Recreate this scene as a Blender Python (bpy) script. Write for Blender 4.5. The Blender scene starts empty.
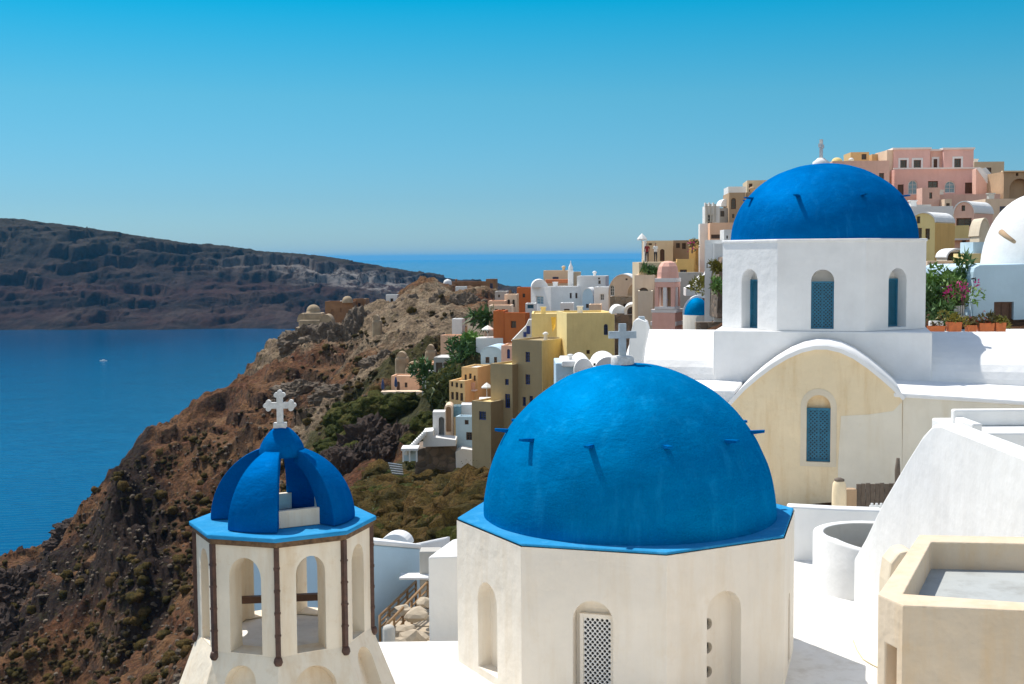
import bpy, bmesh, math, random
import numpy as np
from mathutils import Vector, Matrix
from mathutils.geometry import tessellate_polygon
R = math.radians
DBG = True
S = bpy.context.scene
COL = S.collection
random.seed(7)
RNG = np.random.default_rng(11)
H = 120.0            # eye height above the sea
F = 1250.0
KY = 1.25
HZ = 257.0
PITCH = math.atan((342 - HZ) / F)
CAM = Vector((0, 0, H))
FW = Vector((0, math.cos(PITCH), -math.sin(PITCH)))
UPV = Vector((0, math.sin(PITCH), math.cos(PITCH)))
Z = Vector((0, 0, 1))

ROLL = R(.4)          # the hand-held frame leans a little
RT_ = Vector((1, 0, 0)) * math.cos(ROLL) - UPV * math.sin(ROLL)
UP_ = UPV * math.cos(ROLL) + Vector((1, 0, 0)) * math.sin(ROLL)
def ray(px, py):
    return RT_ * ((px - 512) / F) + UP_ * (-(py - 342) / F) + FW
def at(px, py, Y):
    d = ray(px, py)
    return CAM + d * (Y / d.y)
def av(px, py, Y):
    return at(px, py, Y * KY)
def onz(px, py, z):
    d = ray(px, py)
    return CAM + d * ((z - H) / d.z)
def onplane(px, py, O, N):
    d = ray(px, py)
    return CAM + d * ((O - CAM).dot(N) / d.dot(N))
def V3(x, y, zr):
    return Vector((x, y, H + zr))
def reach(P, d, px):
    """length along d from P until the picture column px"""
    n = ray(px, 0).cross(ray(px, 684))
    return -(P - CAM).dot(n) / d.dot(n)

# ------------------------------------------------------------------ materials
def nd(nt, t, **kw):
    n = nt.nodes.new(t)
    for k, v in kw.items():
        setattr(n, k, v)
    return n
def newmat(name):
    m = bpy.data.materials.new(name)
    m.use_nodes = True
    nt = m.node_tree
    b = nt.nodes['Principled BSDF']
    return m, nt, b
def noise_tex(nt, pos, scale, detail=4, rough=.55, stretch=None):
    n = nd(nt, 'ShaderNodeTexNoise')
    n.inputs['Scale'].default_value = scale
    n.inputs['Detail'].default_value = detail
    n.inputs['Roughness'].default_value = rough
    src = pos
    if stretch:
        mp = nd(nt, 'ShaderNodeMapping')
        mp.inputs['Scale'].default_value = stretch
        nt.links.new(pos, mp.inputs['Vector'])
        src = mp.outputs['Vector']
    nt.links.new(src, n.inputs['Vector'])
    return n.outputs['Fac']
def ramp(nt, fac, stops, interp='LINEAR'):
    r = nd(nt, 'ShaderNodeValToRGB')
    cr = r.color_ramp
    cr.interpolation = interp
    while len(cr.elements) < len(stops):
        cr.elements.new(.5)
    for e, (p, c) in zip(cr.elements, stops):
        e.position = p
        e.color = (*c, 1) if len(c) == 3 else c
    nt.links.new(fac, r.inputs['Fac'])
    return r.outputs['Color']
def mixc(nt, fac, a, b, mode='MIX'):
    m = nd(nt, 'ShaderNodeMix', data_type='RGBA', blend_type=mode)
    for key, val in ((0, fac), (6, a), (7, b)):
        s = m.inputs[key]
        if isinstance(val, (int, float)):
            s.default_value = val
        elif isinstance(val, tuple):
            s.default_value = (*val, 1)
        else:
            nt.links.new(val, s)
    return m.outputs[2]
def bump(nt, b, height, strength, dist, prev=None):
    bp = nd(nt, 'ShaderNodeBump')
    bp.inputs['Strength'].default_value = strength
    bp.inputs['Distance'].default_value = dist
    nt.links.new(height, bp.inputs['Height'])
    if prev:
        nt.links.new(prev, bp.inputs['Normal'])
    nt.links.new(bp.outputs['Normal'], b.inputs['Normal'])
    return bp.outputs['Normal']

MATS = {}
def plaster(name, col, stain=None, amount=.35, scale=.6, rough=.9, lumps=.5, fine=1.0, var=.10):
    """lime-washed render: slow tone drift, rain streaks, patches, hand-trowelled bumps"""
    m, nt, b = newmat(name)
    pos = nd(nt, 'ShaderNodeNewGeometry').outputs['Position']
    dark = tuple(c * (1 - var) for c in col)
    big = noise_tex(nt, pos, scale, 5, .6)
    c = ramp(nt, big, [(.32, dark), (.62, col)])
    st = stain or tuple(x * y for x, y in zip(col, (.80, .70, .56)))
    stre = noise_tex(nt, pos, 1.0, 5, .65, (2.6, 2.6, .35))
    c = mixc(nt, ramp(nt, stre, [(.48, (0, 0, 0)), (.76, (amount,) * 3)]), c, st)
    patch = noise_tex(nt, pos, scale * 4.3, 6, .7)
    c = mixc(nt, ramp(nt, patch, [(.57, (0, 0, 0)), (.72, (amount * .55,) * 3)]), c, st)
    nt.links.new(c, b.inputs['Base Color'])
    b.inputs['Roughness'].default_value = rough
    b.inputs['Specular IOR Level'].default_value = .25
    n1 = bump(nt, b, noise_tex(nt, pos, 2.2, 3, .5), .40 * lumps, .12)
    bump(nt, b, noise_tex(nt, pos, 22, 5, .6), .16 * fine, .015, n1)
    MATS[name] = m
    return m
def flat(name, col, rough=.6, metal=0., var=.25, scale=5.):
    m, nt, b = newmat(name)
    pos = nd(nt, 'ShaderNodeNewGeometry').outputs['Position']
    n = noise_tex(nt, pos, scale, 5, .6)
    c = ramp(nt, n, [(.3, tuple(x * (1 - var) for x in col)), (.7, tuple(min(1, x * (1 + var * .6)) for x in col))])
    nt.links.new(c, b.inputs['Base Color'])
    b.inputs['Roughness'].default_value = rough
    b.inputs['Metallic'].default_value = metal
    bump(nt, b, noise_tex(nt, pos, scale * 6, 4), .2, .02)
    MATS[name] = m
    return m
def bluepaint(name, col, pale, rough=.64, metal=.32):
    m, nt, b = newmat(name)
    pos = nd(nt, 'ShaderNodeNewGeometry').outputs['Position']
    c = ramp(nt, noise_tex(nt, pos, .9, 6, .65), [(.3, tuple(x * .86 for x in col)), (.7, col)])
    brush = noise_tex(nt, pos, 1.3, 7, .68, (1, 1, 2.4))
    c = mixc(nt, ramp(nt, brush, [(.46, (0, 0, 0)), (.76, (.42,) * 3)]), c, pale)
    c = mixc(nt, ramp(nt, noise_tex(nt, pos, 4.0, 8, .75), [(.58, (0, 0, 0)), (.74, (.3,) * 3)]), c, tuple(x * .62 for x in col))
    drip = noise_tex(nt, pos, 1.0, 6, .7, (3.4, 3.4, .45))
    c = mixc(nt, ramp(nt, drip, [(.54, (0, 0, 0)), (.70, (.32,) * 3)]), c, tuple(min(1, x * 1.12 + .015) for x in pale))
    fade = noise_tex(nt, pos, .55, 3, .5)
    c = mixc(nt, ramp(nt, fade, [(.50, (0, 0, 0)), (.62, (.28,) * 3)]), c, tuple(x * .78 for x in col))
    crack = nd(nt, 'ShaderNodeTexVoronoi', feature='DISTANCE_TO_EDGE'); crack.inputs['Scale'].default_value = .9
    wv = nd(nt, 'ShaderNodeVectorMath', operation='MULTIPLY_ADD'); wn = nd(nt, 'ShaderNodeTexNoise'); wn.inputs['Scale'].default_value = 2.5
    nt.links.new(pos, wn.inputs['Vector']); nt.links.new(wn.outputs['Color'], wv.inputs[0]); wv.inputs[1].default_value = (.7, .7, .7); nt.links.new(pos, wv.inputs[2]); nt.links.new(wv.outputs[0], crack.inputs['Vector'])
    c = mixc(nt, ramp(nt, crack.outputs['Distance'], [(.003, (.15,) * 3), (.010, (0, 0, 0))]), c, tuple(x * .45 for x in col))
    nt.links.new(c, b.inputs['Base Color'])
    b.inputs['Roughness'].default_value = rough
    b.inputs['Specular IOR Level'].default_value = 0
    b.inputs['Metallic'].default_value = metal
    b.inputs['Specular Tint'].default_value = (.0, .55, .9, 1)
    n1 = bump(nt, b, noise_tex(nt, pos, 1.6, 3, .5), .35, .10)
    n2 = bump(nt, b, noise_tex(nt, pos, 7, 4, .6, (1, 1, 2.2)), .30, .04, n1)
    bump(nt, b, noise_tex(nt, pos, 40, 5, .6), .25, .012, n2)
    MATS[name] = m
    return m
def stonewall(name, c1, c2, mortar, scale=2.2):
    m, nt, b = newmat(name)
    pos = nd(nt, 'ShaderNodeNewGeometry').outputs['Position']
    v = nd(nt, 'ShaderNodeTexVoronoi', feature='DISTANCE_TO_EDGE')
    v.inputs['Scale'].default_value = scale
    vc = nd(nt, 'ShaderNodeTexVoronoi')
    vc.inputs['Scale'].default_value = scale
    wob = nd(nt, 'ShaderNodeTexNoise')
    wob.inputs['Scale'].default_value = 3
    nt.links.new(pos, wob.inputs['Vector'])
    add = nd(nt, 'ShaderNodeVectorMath', operation='MULTIPLY_ADD')
    add.inputs[1].default_value = (.35, .35, .35)
    nt.links.new(wob.outputs['Color'], add.inputs[0])
    nt.links.new(pos, add.inputs[2])
    for q in (v, vc):
        nt.links.new(add.outputs[0], q.inputs['Vector'])
    sx = nd(nt, 'ShaderNodeSeparateColor')
    nt.links.new(vc.outputs['Color'], sx.inputs[0])
    c = ramp(nt, sx.outputs[0], [(0, c1), (1, c2)])
    e = ramp(nt, v.outputs['Distance'], [(.02, (1, 1, 1)), (.09, (0, 0, 0))])
    c = mixc(nt, e, c, mortar)
    nt.links.new(c, b.inputs['Base Color'])
    b.inputs['Roughness'].default_value = .95
    h = ramp(nt, v.outputs['Distance'], [(0, (0, 0, 0)), (.2, (1, 1, 1))])
    n1 = bump(nt, b, h, .7, .08)
    bump(nt, b, noise_tex(nt, pos, 14, 5), .4, .03, n1)
    MATS[name] = m
    return m

plaster('white', (.79, .785, .765), (.66, .635, .59), .25, lumps=.6, fine=.5)
plaster('church_white', (.80, .795, .785), (.66, .64, .62), .22, lumps=.8)
plaster('warm_white', (.82, .755, .655), (.66, .53, .36), .40, lumps=.7)
plaster('tower_white', (.82, .72, .57), (.58, .39, .19), .60, scale=.9, lumps=.8)
plaster('cream_gable', (.80, .65, .43), (.60, .41, .20), .55, lumps=1.0)
plaster('beige', (.60, .46, .29), (.52, .36, .15), .40)
plaster('beige_pale', (.68, .59, .45), (.58, .45, .27), .35)
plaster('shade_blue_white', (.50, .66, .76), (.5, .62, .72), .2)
plaster('grey_floor', (.42, .44, .43), (.27, .27, .25), .75)
plaster('terrace_white', (.79, .77, .735), (.50, .45, .38), .55, scale=.4)
plaster('olive', (.42, .325, .185), (.33, .26, .15), .4)
plaster('yellow', (.86, .69, .32), (.70, .52, .2), .5)
plaster('yellow_roof', (.80, .62, .28), (.65, .48, .2), .4)
plaster('ochre', (.74, .50, .24), (.58, .38, .16), .5)
plaster('orange_ochre', (.74, .47, .17), (.58, .34, .10), .5)
plaster('rust', (.54, .155, .045), (.42, .11, .03), .5)
plaster('peach', (.80, .50, .33), (.62, .36, .22), .5)
plaster('peach_pale', (.78, .60, .44), (.62, .45, .31), .5)
plaster('salmon', (.77, .49, .39), (.60, .35, .27), .5)
plaster('pink', (.78, .49, .43), (.62, .36, .31), .45)
plaster('pink_tower', (.84, .46, .36), (.70, .34, .25), .45)
plaster('pink_trim', (.82, .75, .70), (.68, .58, .52), .3)
plaster('lime_white', (.76, .695, .57), (.64, .54, .38), .45)
plaster('tan_house', (.70, .57, .42), (.66, .44, .22), .55, lumps=1.2)
plaster('stair_stone', (.46, .38, .28), (.36, .28, .19), .5)
plaster('tan', (.72, .57, .38), (.58, .43, .26), .5)
plaster('brown_plaster', (.46, .32, .20), (.34, .23, .14), .5)
plaster('ruin', (0.425, 0.325, 0.213), (0.275, 0.188, 0.112), .6, var=.35)
plaster('ruin_brown', (0.350, 0.188, 0.094), (0.225, 0.125, 0.062), .6, var=.35)
plaster('grey_plaster', (0.483, 0.460, 0.414), (0.345, 0.322, 0.276), .5)
stonewall('rubble', (.20, .15, .105), (.40, .31, .22), (.34, .28, .21), 1.7)
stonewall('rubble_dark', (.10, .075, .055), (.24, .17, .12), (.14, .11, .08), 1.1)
bluepaint('dome_blue', (.0, .172, .41), (.0, .25, .52))
bluepaint('dome_blue_deep', (.0, .122, .37), (.0, .18, .47))
bluepaint('petal_blue', (.0, .105, .33), (.0, .15, .42))
bluepaint('plate_blue', (.03, .27, .54), (.11, .41, .66), .8, 0)
flat('teal', (.014, .155, .26), .5)
flat('teal_dark', (.003, .03, .05), .5)
flat('deep_blue', (.01, .04, .22), .5)
flat('dark', (.012, .012, .014), .35)
flat('glass', (.02, .028, .035), .12)
flat('brown_wood', (.11, .05, .026), .6)
flat('old_wood', (.13, .10, .075), .85)
flat('rail_wood', (.30, .17, .07), .7)
flat('pipe_brown', (.085, .038, .024), .6, var=.5, scale=9)
flat('cement_worn', (.17, .095, .045), .9, var=.6, scale=14)
flat('cross_stone', (.62, .61, .58), .8, scale=12)
flat('cross_grey', (.40, .47, .52), .7)
flat('terracotta', (.52, .14, .04), .8)
flat('canvas', (.80, .79, .75), .9, var=.06)
flat('awning_blue', (.03, .06, .16), .8)
flat('drape_yellow', (.75, .42, .03), .9)
flat('roof_orange', (.50, .16, .06), .85)
flat('metal_grey', (.35, .37, .38), .4, .6)
flat('hose', (.62, .52, .32), .8)
flat('skin', (.45, .26, .17), .6)
flat('cloth_blue', (.03, .06, .22), .9)
flat('cloth_red', (.30, .03, .03), .9)
flat('cloth_dark', (.03, .03, .04), .9)
flat('boat_white', (.8, .8, .8), .3)
flat('sky_pane', (.16, .30, .38), .15)
M = MATS

# ------------------------------------------------------------------ mesh builder
class MB:
    def __init__(s):
        s.v, s.f, s.m, s.s = [], [], [], []
    def poly(s, pts, m=0, sm=False):
        i = len(s.v)
        s.v += [Vector(p) for p in pts]
        s.f.append(tuple(range(i, i + len(pts))))
        s.m.append(m); s.s.append(sm)
    def obox(s, O, U, V, N, m=0):
        """box from corner O with edge vectors U, V, N"""
        p = [O, O + U, O + U + V, O + V, O + N, O + U + N, O + U + V + N, O + V + N]
        for q in ((0, 3, 2, 1), (4, 5, 6, 7), (0, 1, 5, 4), (1, 2, 6, 5), (2, 3, 7, 6), (3, 0, 4, 7)):
            s.poly([p[k] for k in q], m)
    def box(s, c, d, yaw=0, m=0):
        c = Vector(c)
        U = Vector((math.cos(yaw), math.sin(yaw), 0)); W = Vector((-math.sin(yaw), math.cos(yaw), 0))
        s.obox(c - U * d[0] / 2 - W * d[1] / 2 - Z * d[2] / 2, U * d[0], W * d[1], Z * d[2], m)
    def prism(s, loop, vec, m=0, sm=False, caps=True):
        loop = [Vector(p) for p in loop]
        top = [p + vec for p in loop]
        if caps:
            s.poly(loop[::-1], m); s.poly(top, m)
        n = len(loop)
        for i in range(n):
            j = (i + 1) % n
            s.poly([loop[i], loop[j], top[j], top[i]], m, sm)
    def wall(s, O, U, V, outline, holes=(), depth=.2, m=0, mr=None):
        N = U.cross(V)
        loops = [outline] + list(holes)
        tris = tessellate_polygon([[Vector((a, b, 0)) for a, b in lp] for lp in loops])
        i0 = len(s.v)
        for lp in loops:
            s.v += [O + U * a + V * b for a, b in lp]
        for t in tris:
            s.f.append(tuple(i0 + k for k in t)); s.m.append(m); s.s.append(False)
        for lp in holes:
            P = [O + U * a + V * b for a, b in lp]
            for i in range(len(P)):
                j = (i + 1) % len(P)
                s.poly([P[i], P[j], P[j] - N * depth, P[i] - N * depth], m if mr is None else mr)
    def lathe(s, c, prof, n=48, m=0, sm=True, a0=0, a1=360, sx=1, sy=1):
        c = Vector(c)
        full = abs(a1 - a0) >= 360
        k = n if full else n + 1
        rows = []
        for r, z in prof:
            rows.append([c + Vector((r * sx * math.sin(R(a0 + (a1 - a0) * i / n)), -r * sy * math.cos(R(a0 + (a1 - a0) * i / n)), z)) for i in range(k)])
        for a, b in zip(rows, rows[1:]):
            for i in range(n):
                j = (i + 1) % k
                if (a[i] - a[j]).length < 1e-6:
                    s.poly([a[i], b[j], b[i]], m, sm)
                elif (b[i] - b[j]).length < 1e-6:
                    s.poly([a[i], a[j], b[i]], m, sm)
                else:
                    s.poly([a[i], a[j], b[j], b[i]], m, sm)
    def tube(s, pts, r, n=8, m=0):
        pts = [Vector(p) for p in pts]
        rr = r if isinstance(r, (list, tuple)) else [r] * len(pts)
        rings = []
        for i, p in enumerate(pts):
            t = (pts[min(i + 1, len(pts) - 1)] - pts[max(i - 1, 0)]).normalized()
            a = t.cross(Vector((0.31, 0.17, .93))).normalized(); b = t.cross(a)
            rings.append([p + (a * math.cos(2 * math.pi * k / n) + b * math.sin(2 * math.pi * k / n)) * rr[i] for k in range(n)])
        for a, b in zip(rings, rings[1:]):
            for k in range(n):
                s.poly([a[k], a[(k + 1) % n], b[(k + 1) % n], b[k]], m, True)
        s.poly(rings[0][::-1], m); s.poly(rings[-1], m)
    def build(s, name, mats, parent=None, bevel=0, loc=None, weld=True):
        mats = mats if isinstance(mats, (list, tuple)) else [mats]
        off = Vector((0, 0, 0))
        if parent is not None:
            q = parent
            while q is not None:
                off += q.location; q = q.parent
        if loc is None and parent is None:
            xs = [v.x for v in s.v]; ys = [v.y for v in s.v]; zs = [v.z for v in s.v]
            loc = Vector(((min(xs) + max(xs)) / 2, (min(ys) + max(ys)) / 2, min(zs)))
        loc = Vector(loc) if loc is not None else Vector((0, 0, 0))
        me = bpy.data.meshes.new(name)
        me.from_pydata([tuple(v - off - loc) for v in s.v], [], s.f)
        me.polygons.foreach_set('material_index', s.m)
        me.polygons.foreach_set('use_smooth', s.s)
        if getattr(s, 'n', None) and len(s.n) == len(s.v):
            me.polygons.foreach_set('use_smooth', [True] * len(s.f))
            me.normals_split_custom_set_from_vertices([tuple(q) for q in s.n])
        if weld:
            bm = bmesh.new(); bm.from_mesh(me)
            bmesh.ops.remove_doubles(bm, verts=bm.verts, dist=1e-4)
            bmesh.ops.recalc_face_normals(bm, faces=bm.faces)
            bm.to_mesh(me); bm.free()
        for k in mats:
            me.materials.append(M[k] if isinstance(k, str) else k)
        o = bpy.data.objects.new(name, me)
        COL.objects.link(o)
        o.location = loc
        if parent is not None:
            o.parent = parent
        if bevel:
            md = o.modifiers.new('soft', 'BEVEL')
            md.width = bevel; md.segments = 2; md.limit_method = 'ANGLE'; md.angle_limit = R(40)
            md.harden_normals = False
        return o

def tag(o, label=None, cat=None, group=None, kind=None):
    if label: o['label'] = label
    if cat: o['category'] = cat
    if group: o['group'] = group
    if kind: o['kind'] = kind
    return o
def thing(name, label, cat, loc, group=None):
    o = bpy.data.objects.new(name, None)
    o.empty_display_size = .2
    COL.objects.link(o); o.location = loc
    return tag(o, label, cat, group)
def copy_tree(o, parent=None):
    c = o.copy(); COL.objects.link(c)
    if parent is not None: c.parent = parent
    for ch in list(o.children):
        copy_tree(ch, c)
    return c

# ------------------------------------------------------------------ walls with real openings
def rect(s0, s1, t0, t1): return [(s0, t0), (s1, t0), (s1, t1), (s0, t1)]
def arch(s0, s1, t0, t1, n=10, rise=None):
    r = (s1 - s0) / 2; c = (s0 + s1) / 2; h = r if rise is None else rise
    p = [(s0, t0), (s1, t0)]
    for i in range(n + 1):
        a = math.pi * i / n
        p.append((c + r * math.cos(a), t1 - h + h * math.sin(a)))
    return p
def circ(c, t, r, n=12): return [(c + r * math.cos(2 * math.pi * i / n), t + r * math.sin(2 * math.pi * i / n)) for i in range(n)]
def inset(poly, d):
    cx = (min(a for a, b in poly) + max(a for a, b in poly)) / 2; cy = (min(b for a, b in poly) + max(b for a, b in poly)) / 2
    w = (max(a for a, b in poly) - min(a for a, b in poly)) / 2; h = (max(b for a, b in poly) - min(b for a, b in poly)) / 2
    return [(cx + (a - cx) * (w - d) / w, cy + (b - cy) * (h - d) / h) for a, b in poly]
def pxop(O, U, V, kind, x0, x1, y0, y1):
    N = U.cross(V); xc, yc = (x0 + x1) / 2, (y0 + y1) / 2
    f = lambda x, y: onplane(x, y, O, N) - O
    s0, s1 = sorted((f(x0, yc).dot(U), f(x1, yc).dot(U)))
    t0, t1 = sorted((f(xc, y1).dot(V), f(xc, y0).dot(V)))
    return arch(s0, s1, t0, t1) if kind == 'a' else rect(s0, s1, t0, t1)
def window(parent, O, U, V, poly, depth, part, fm, pm, bars=True, fw=None):
    """frame with glazing bars, its pane one level deeper; sits at the back of the reveal"""
    N = U.cross(V)
    w = max(a for a, b in poly) - min(a for a, b in poly); h = max(b for a, b in poly) - min(b for a, b in poly)
    fw = fw or min(.10, w * .16)
    Q = O - N * (depth * .72)
    mb = MB(); inn = inset(poly, fw)
    mb.wall(Q, U, V, poly, [inn], .05)
    if bars and w > .35:
        cx = sum(a for a, b in poly[:2]) / 2
        lo = min(b for a, b in inn); hi = max(b for a, b in inn)
        mb.obox(Q + U * (cx - .02) + V * lo - N * .03, U * .04, V * (hi - lo), N * .022)
        xs0 = min(a for a, b in inn); xs1 = max(a for a, b in inn)
        for q in (.36, .68):
            mb.obox(Q + U * xs0 + V * (lo + (hi - lo) * q) - N * .032, U * (xs1 - xs0), V * .035, N * .018)
    fo = mb.build(part, fm, parent)
    pb = MB()
    pb.wall(Q - N * .045, U, V, poly)
    pb.build('pane' if part == 'window' else 'panel', pm, fo)
    return fo
def facade(mb, parent, O, U, V, outline, ops, depth=.22, m=0):
    """ops: (kind, x0, x1, y0, y1, part, frame, pane) in picture columns/rows on this wall"""
    holes = [op[1] if op[0] == 'poly' else pxop(O, U, V, *op[:5]) for op in ops]
    mb.wall(O, U, V, outline, holes, depth, m)
    for op, h in zip(ops, holes):
        if op[0] == 'poly':
            window(parent, O, U, V, h, depth, op[2], op[3], op[4])
        elif op[5]:
            window(parent, O, U, V, h, depth, op[5], op[6], op[7])
        else:
            mb.wall(O - U.cross(V) * depth, U, V, h, (), 0, m)

HOUSES = []
DW = ('window', 'brown_wood', 'glass')
BW = ('window', 'deep_blue', 'glass')
WW = ('window', 'white', 'glass')
DD = ('door', 'brown_wood', 'brown_wood')
BD = ('door', 'deep_blue', 'deep_blue')
NI = (None, None, None)

def house(name, label, px, Y, yaw, ytop, ybot, mat, xl=None, xr=None, L=None, D=None, opsL=(), opsR=(), roof='flat',
          rise=.5, roofmat=None, rim=.25, extra=5.0, cat='house', group=None, auto=True, ns=14, over=.08):
    """px: picture column of the near vertical edge, Y its distance. left face runs to column xl, right face to xr"""
    Y = Y * KY
    c, s = math.cos(R(yaw)), math.sin(R(yaw))
    P = at(px, ybot, Y); zt = at(px, ytop, Y).z
    dl, dr = Vector((-c, s, 0)), Vector((s, c, 0))
    if L is None: L = reach(P, dl, xl)
    if D is None: D = reach(P, dr, xr)
    if not (0 < L < 40 and 0 < D < 40): print('BAD', label, L, D)
    L = min(max(L, .5), 40) if L > 0 else 5; D = min(D, 40) if D > 0 else 5
    if DBG: print('house', label[:40], round(L, 1), round(D, 1), round(zt - P.z, 1))
    h = zt - P.z
    B = P - Z * extra
    e = extra
    t = thing(name, label, cat, P + dl * L / 2 + dr * D / 2, group)
    mb = MB()
    Hs = h + e
    outL, outR = rect(0, L, 0, Hs), rect(0, D, 0, Hs)
    def arc(w, hh): return [(w / 2 + w / 2 * math.cos(math.pi * i / ns), hh + rise * math.sin(math.pi * i / ns)) for i in range(ns + 1)]
    if roof == 'vaultL':
        Hs -= rise; outL = [(0, 0), (L, 0)] + arc(L, Hs); outR = rect(0, D, 0, Hs)
    if roof == 'vaultR':
        Hs -= rise; outR = [(0, 0), (D, 0)] + arc(D, Hs); outL = rect(0, L, 0, Hs)
    if not opsL and auto:
        rg = random.Random(label); opsL = []
        nw = max(1, int(L / 2.6)); tt = h - (rise if roof == 'vaultL' else 0)
        for k in range(nw):
            if rg.random() < .3 and nw > 1: continue
            s0 = L * (k + .5) / nw - .38 + rg.uniform(-.25, .25); ww = rg.choice((.6, .75, .9)); hh_ = rg.choice((.9, 1.15, 1.3))
            t1 = e + tt - rg.uniform(.7, 1.1)
            if s0 < .2 or s0 + ww > L - .2 or tt < 2.0: continue
            opsL.append(('poly', (arch if rg.random() < .25 else rect)(s0, s0 + ww, t1 - hh_, t1), 'window', rg.choice(('white', 'brown_wood', 'deep_blue', 'brown_wood')), 'glass'))
    OL = B + dl * L
    facade(mb, t, OL, -dl, Z, outL, opsL)
    facade(mb, t, B, dr, Z, outR, opsR)
    mb.wall(B + dl * L + dr * D, -dr, Z, outR)
    mb.wall(B + dr * D, dl, Z, outL)
    rm = MB()
    T = B + Z * Hs
    if roof == 'flat':
        w = min(.22, L * .12, D * .12)
        o4 = [T, T + dr * D, T + dr * D + dl * L, T + dl * L]
        i4 = [T + dl * w + dr * w, T + dr * (D - w) + dl * w, T + dr * (D - w) + dl * (L - w), T + dl * (L - w) + dr * w]
        for k in range(4):
            j = (k + 1) % 4
            mb.poly([o4[k], o4[j], i4[j], i4[k]])
            mb.poly([i4[k], i4[j], i4[j] - Z * rim, i4[k] - Z * rim])
        g = .003
        if L > 3 and D > 3 and auto:
            rg = random.Random(label + 'x'); cb = MB(); q = T + dl * L * rg.uniform(.2, .8) + dr * D * rg.uniform(.4, .8)
            if rg.random() < .5: cb.lathe(q - Z * rim, [(.22, 0), (.2, .6), (.32, .64), (.32, .8), (.1, .95), (0, .95)], 12)
            else: cb.box(q + Z * (.35 - rim), (.55, .45, .9), R(yaw)); cb.box(q + Z * (.84 - rim), (.7, .6, .1), R(yaw))
            cb.build('chimney', rg.choice(('white', 'grey_plaster', mat)), t)
        rm.poly([p - Z * (rim - .06) for p in i4]); rm.poly([p - Z * (rim + .1) for p in i4][::-1])
    elif roof in ('vaultL', 'vaultR'):
        W_, A, Dv, Lv = (L, OL, dr, D) if roof == 'vaultL' else (D, B, dl, L)
        U_ = -dl if roof == 'vaultL' else dr
        O_ = A if roof == 'vaultL' else B
        pts = arc(W_, Hs)
        th = .09
        up = []
        for (a, b) in pts:
            k = Vector((a - W_ / 2, 0, (b - Hs) + .3 * W_)).normalized()
            up.append((a + k.x * th, b + k.z * th))
        lo = [(a, b - .02) for a, b in pts]
        f0 = [O_ + U_ * a + Z * b - Dv * over for a, b in up]; f1 = [p + Dv * (Lv + 2 * over) for p in f0]
        g0 = [O_ + U_ * a + Z * b - Dv * over for a, b in lo]; g1 = [p + Dv * (Lv + 2 * over) for p in g0]
        for i in range(len(pts) - 1):
            rm.poly([f0[i], f0[i + 1], f1[i + 1], f1[i]], 0, True)
            rm.poly([f0[i], g0[i], g0[i + 1], f0[i + 1]])
            rm.poly([f1[i], f1[i + 1], g1[i + 1], g1[i]])
            rm.poly([g0[i], g1[i], g1[i + 1], g0[i + 1]])
        for i in (0, len(pts) - 1):
            rm.poly([f0[i], f1[i], g1[i], g0[i]])
    mb.build('wall', mat, t)
    if rm.v: rm.build('roof', roofmat or mat, t, weld=False)
    t['_geo'] = 0; del t['_geo']
    HOUSES.append((P + dl * L / 2 + dr * D / 2, P.z, .5 * max(L, D) + 1.5))
    return dict(t=t, P=P, B=B, OL=OL, dl=dl, dr=dr, L=L, D=D, zt=zt, h=h)
# =================================================================== near church
def octv(c, r, a0, z, n=8):
    return [Vector((c.x + r * math.sin(R(a0 + 360 / n * i)), c.y - r * math.cos(R(a0 + 360 / n * i)), z)) for i in range(n)]

ZT = -8.1            # terrace level relative to the eye

def dome_stubs(parent, c, rad, height, zr, n, a0, mat, ln=.30, wd=.10):
    """little stone steps poking out of the dome"""
    for i in range(n):
        a = R(a0 + 360 / n * i)
        rr = rad * math.sqrt(max(0, 1 - (zr / height) ** 2))
        d = Vector((math.sin(a), -math.cos(a), 0)); tt = Vector((math.cos(a), math.sin(a), 0))
        p = Vector((c.x, c.y, c.z + zr)) + d * (rr - .15)
        mb = MB()
        q = [p - tt * wd / 2 - Z * .05, p + tt * wd / 2 - Z * .05, p + tt * wd / 2 + Z * .04, p - tt * wd / 2 + Z * .04]
        e = p + d * (ln + .15) + Z * .03
        r_ = [e - tt * wd / 2 - Z * .015, e + tt * wd / 2 - Z * .015, e + tt * wd / 2 + Z * .035, e - tt * wd / 2 + Z * .035]
        mb.poly(q[::-1]); mb.poly(r_)
        for k in range(4):
            j = (k + 1) % 4
            mb.poly([q[k], q[j], r_[j], r_[k]])
        mb.build('step_stone', mat, parent, bevel=.008)

def dome_mesh(c, r, h, n=96, rows=36, wob=.0):
    mb = MB()
    prof = [(r * math.cos(math.pi / 2 * i / rows), h * math.sin(math.pi / 2 * i / rows)) for i in range(rows)] + [(0, h)]
    mb.lathe(c, prof, n)
    if wob:
        from mathutils import noise as mn
        for v in mb.v:
            d = (v - Vector(c)).normalized()
            v += d * wob * (mn.noise(v * .9) + .6 * mn.noise(v * 2.3))
    return mb

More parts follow.
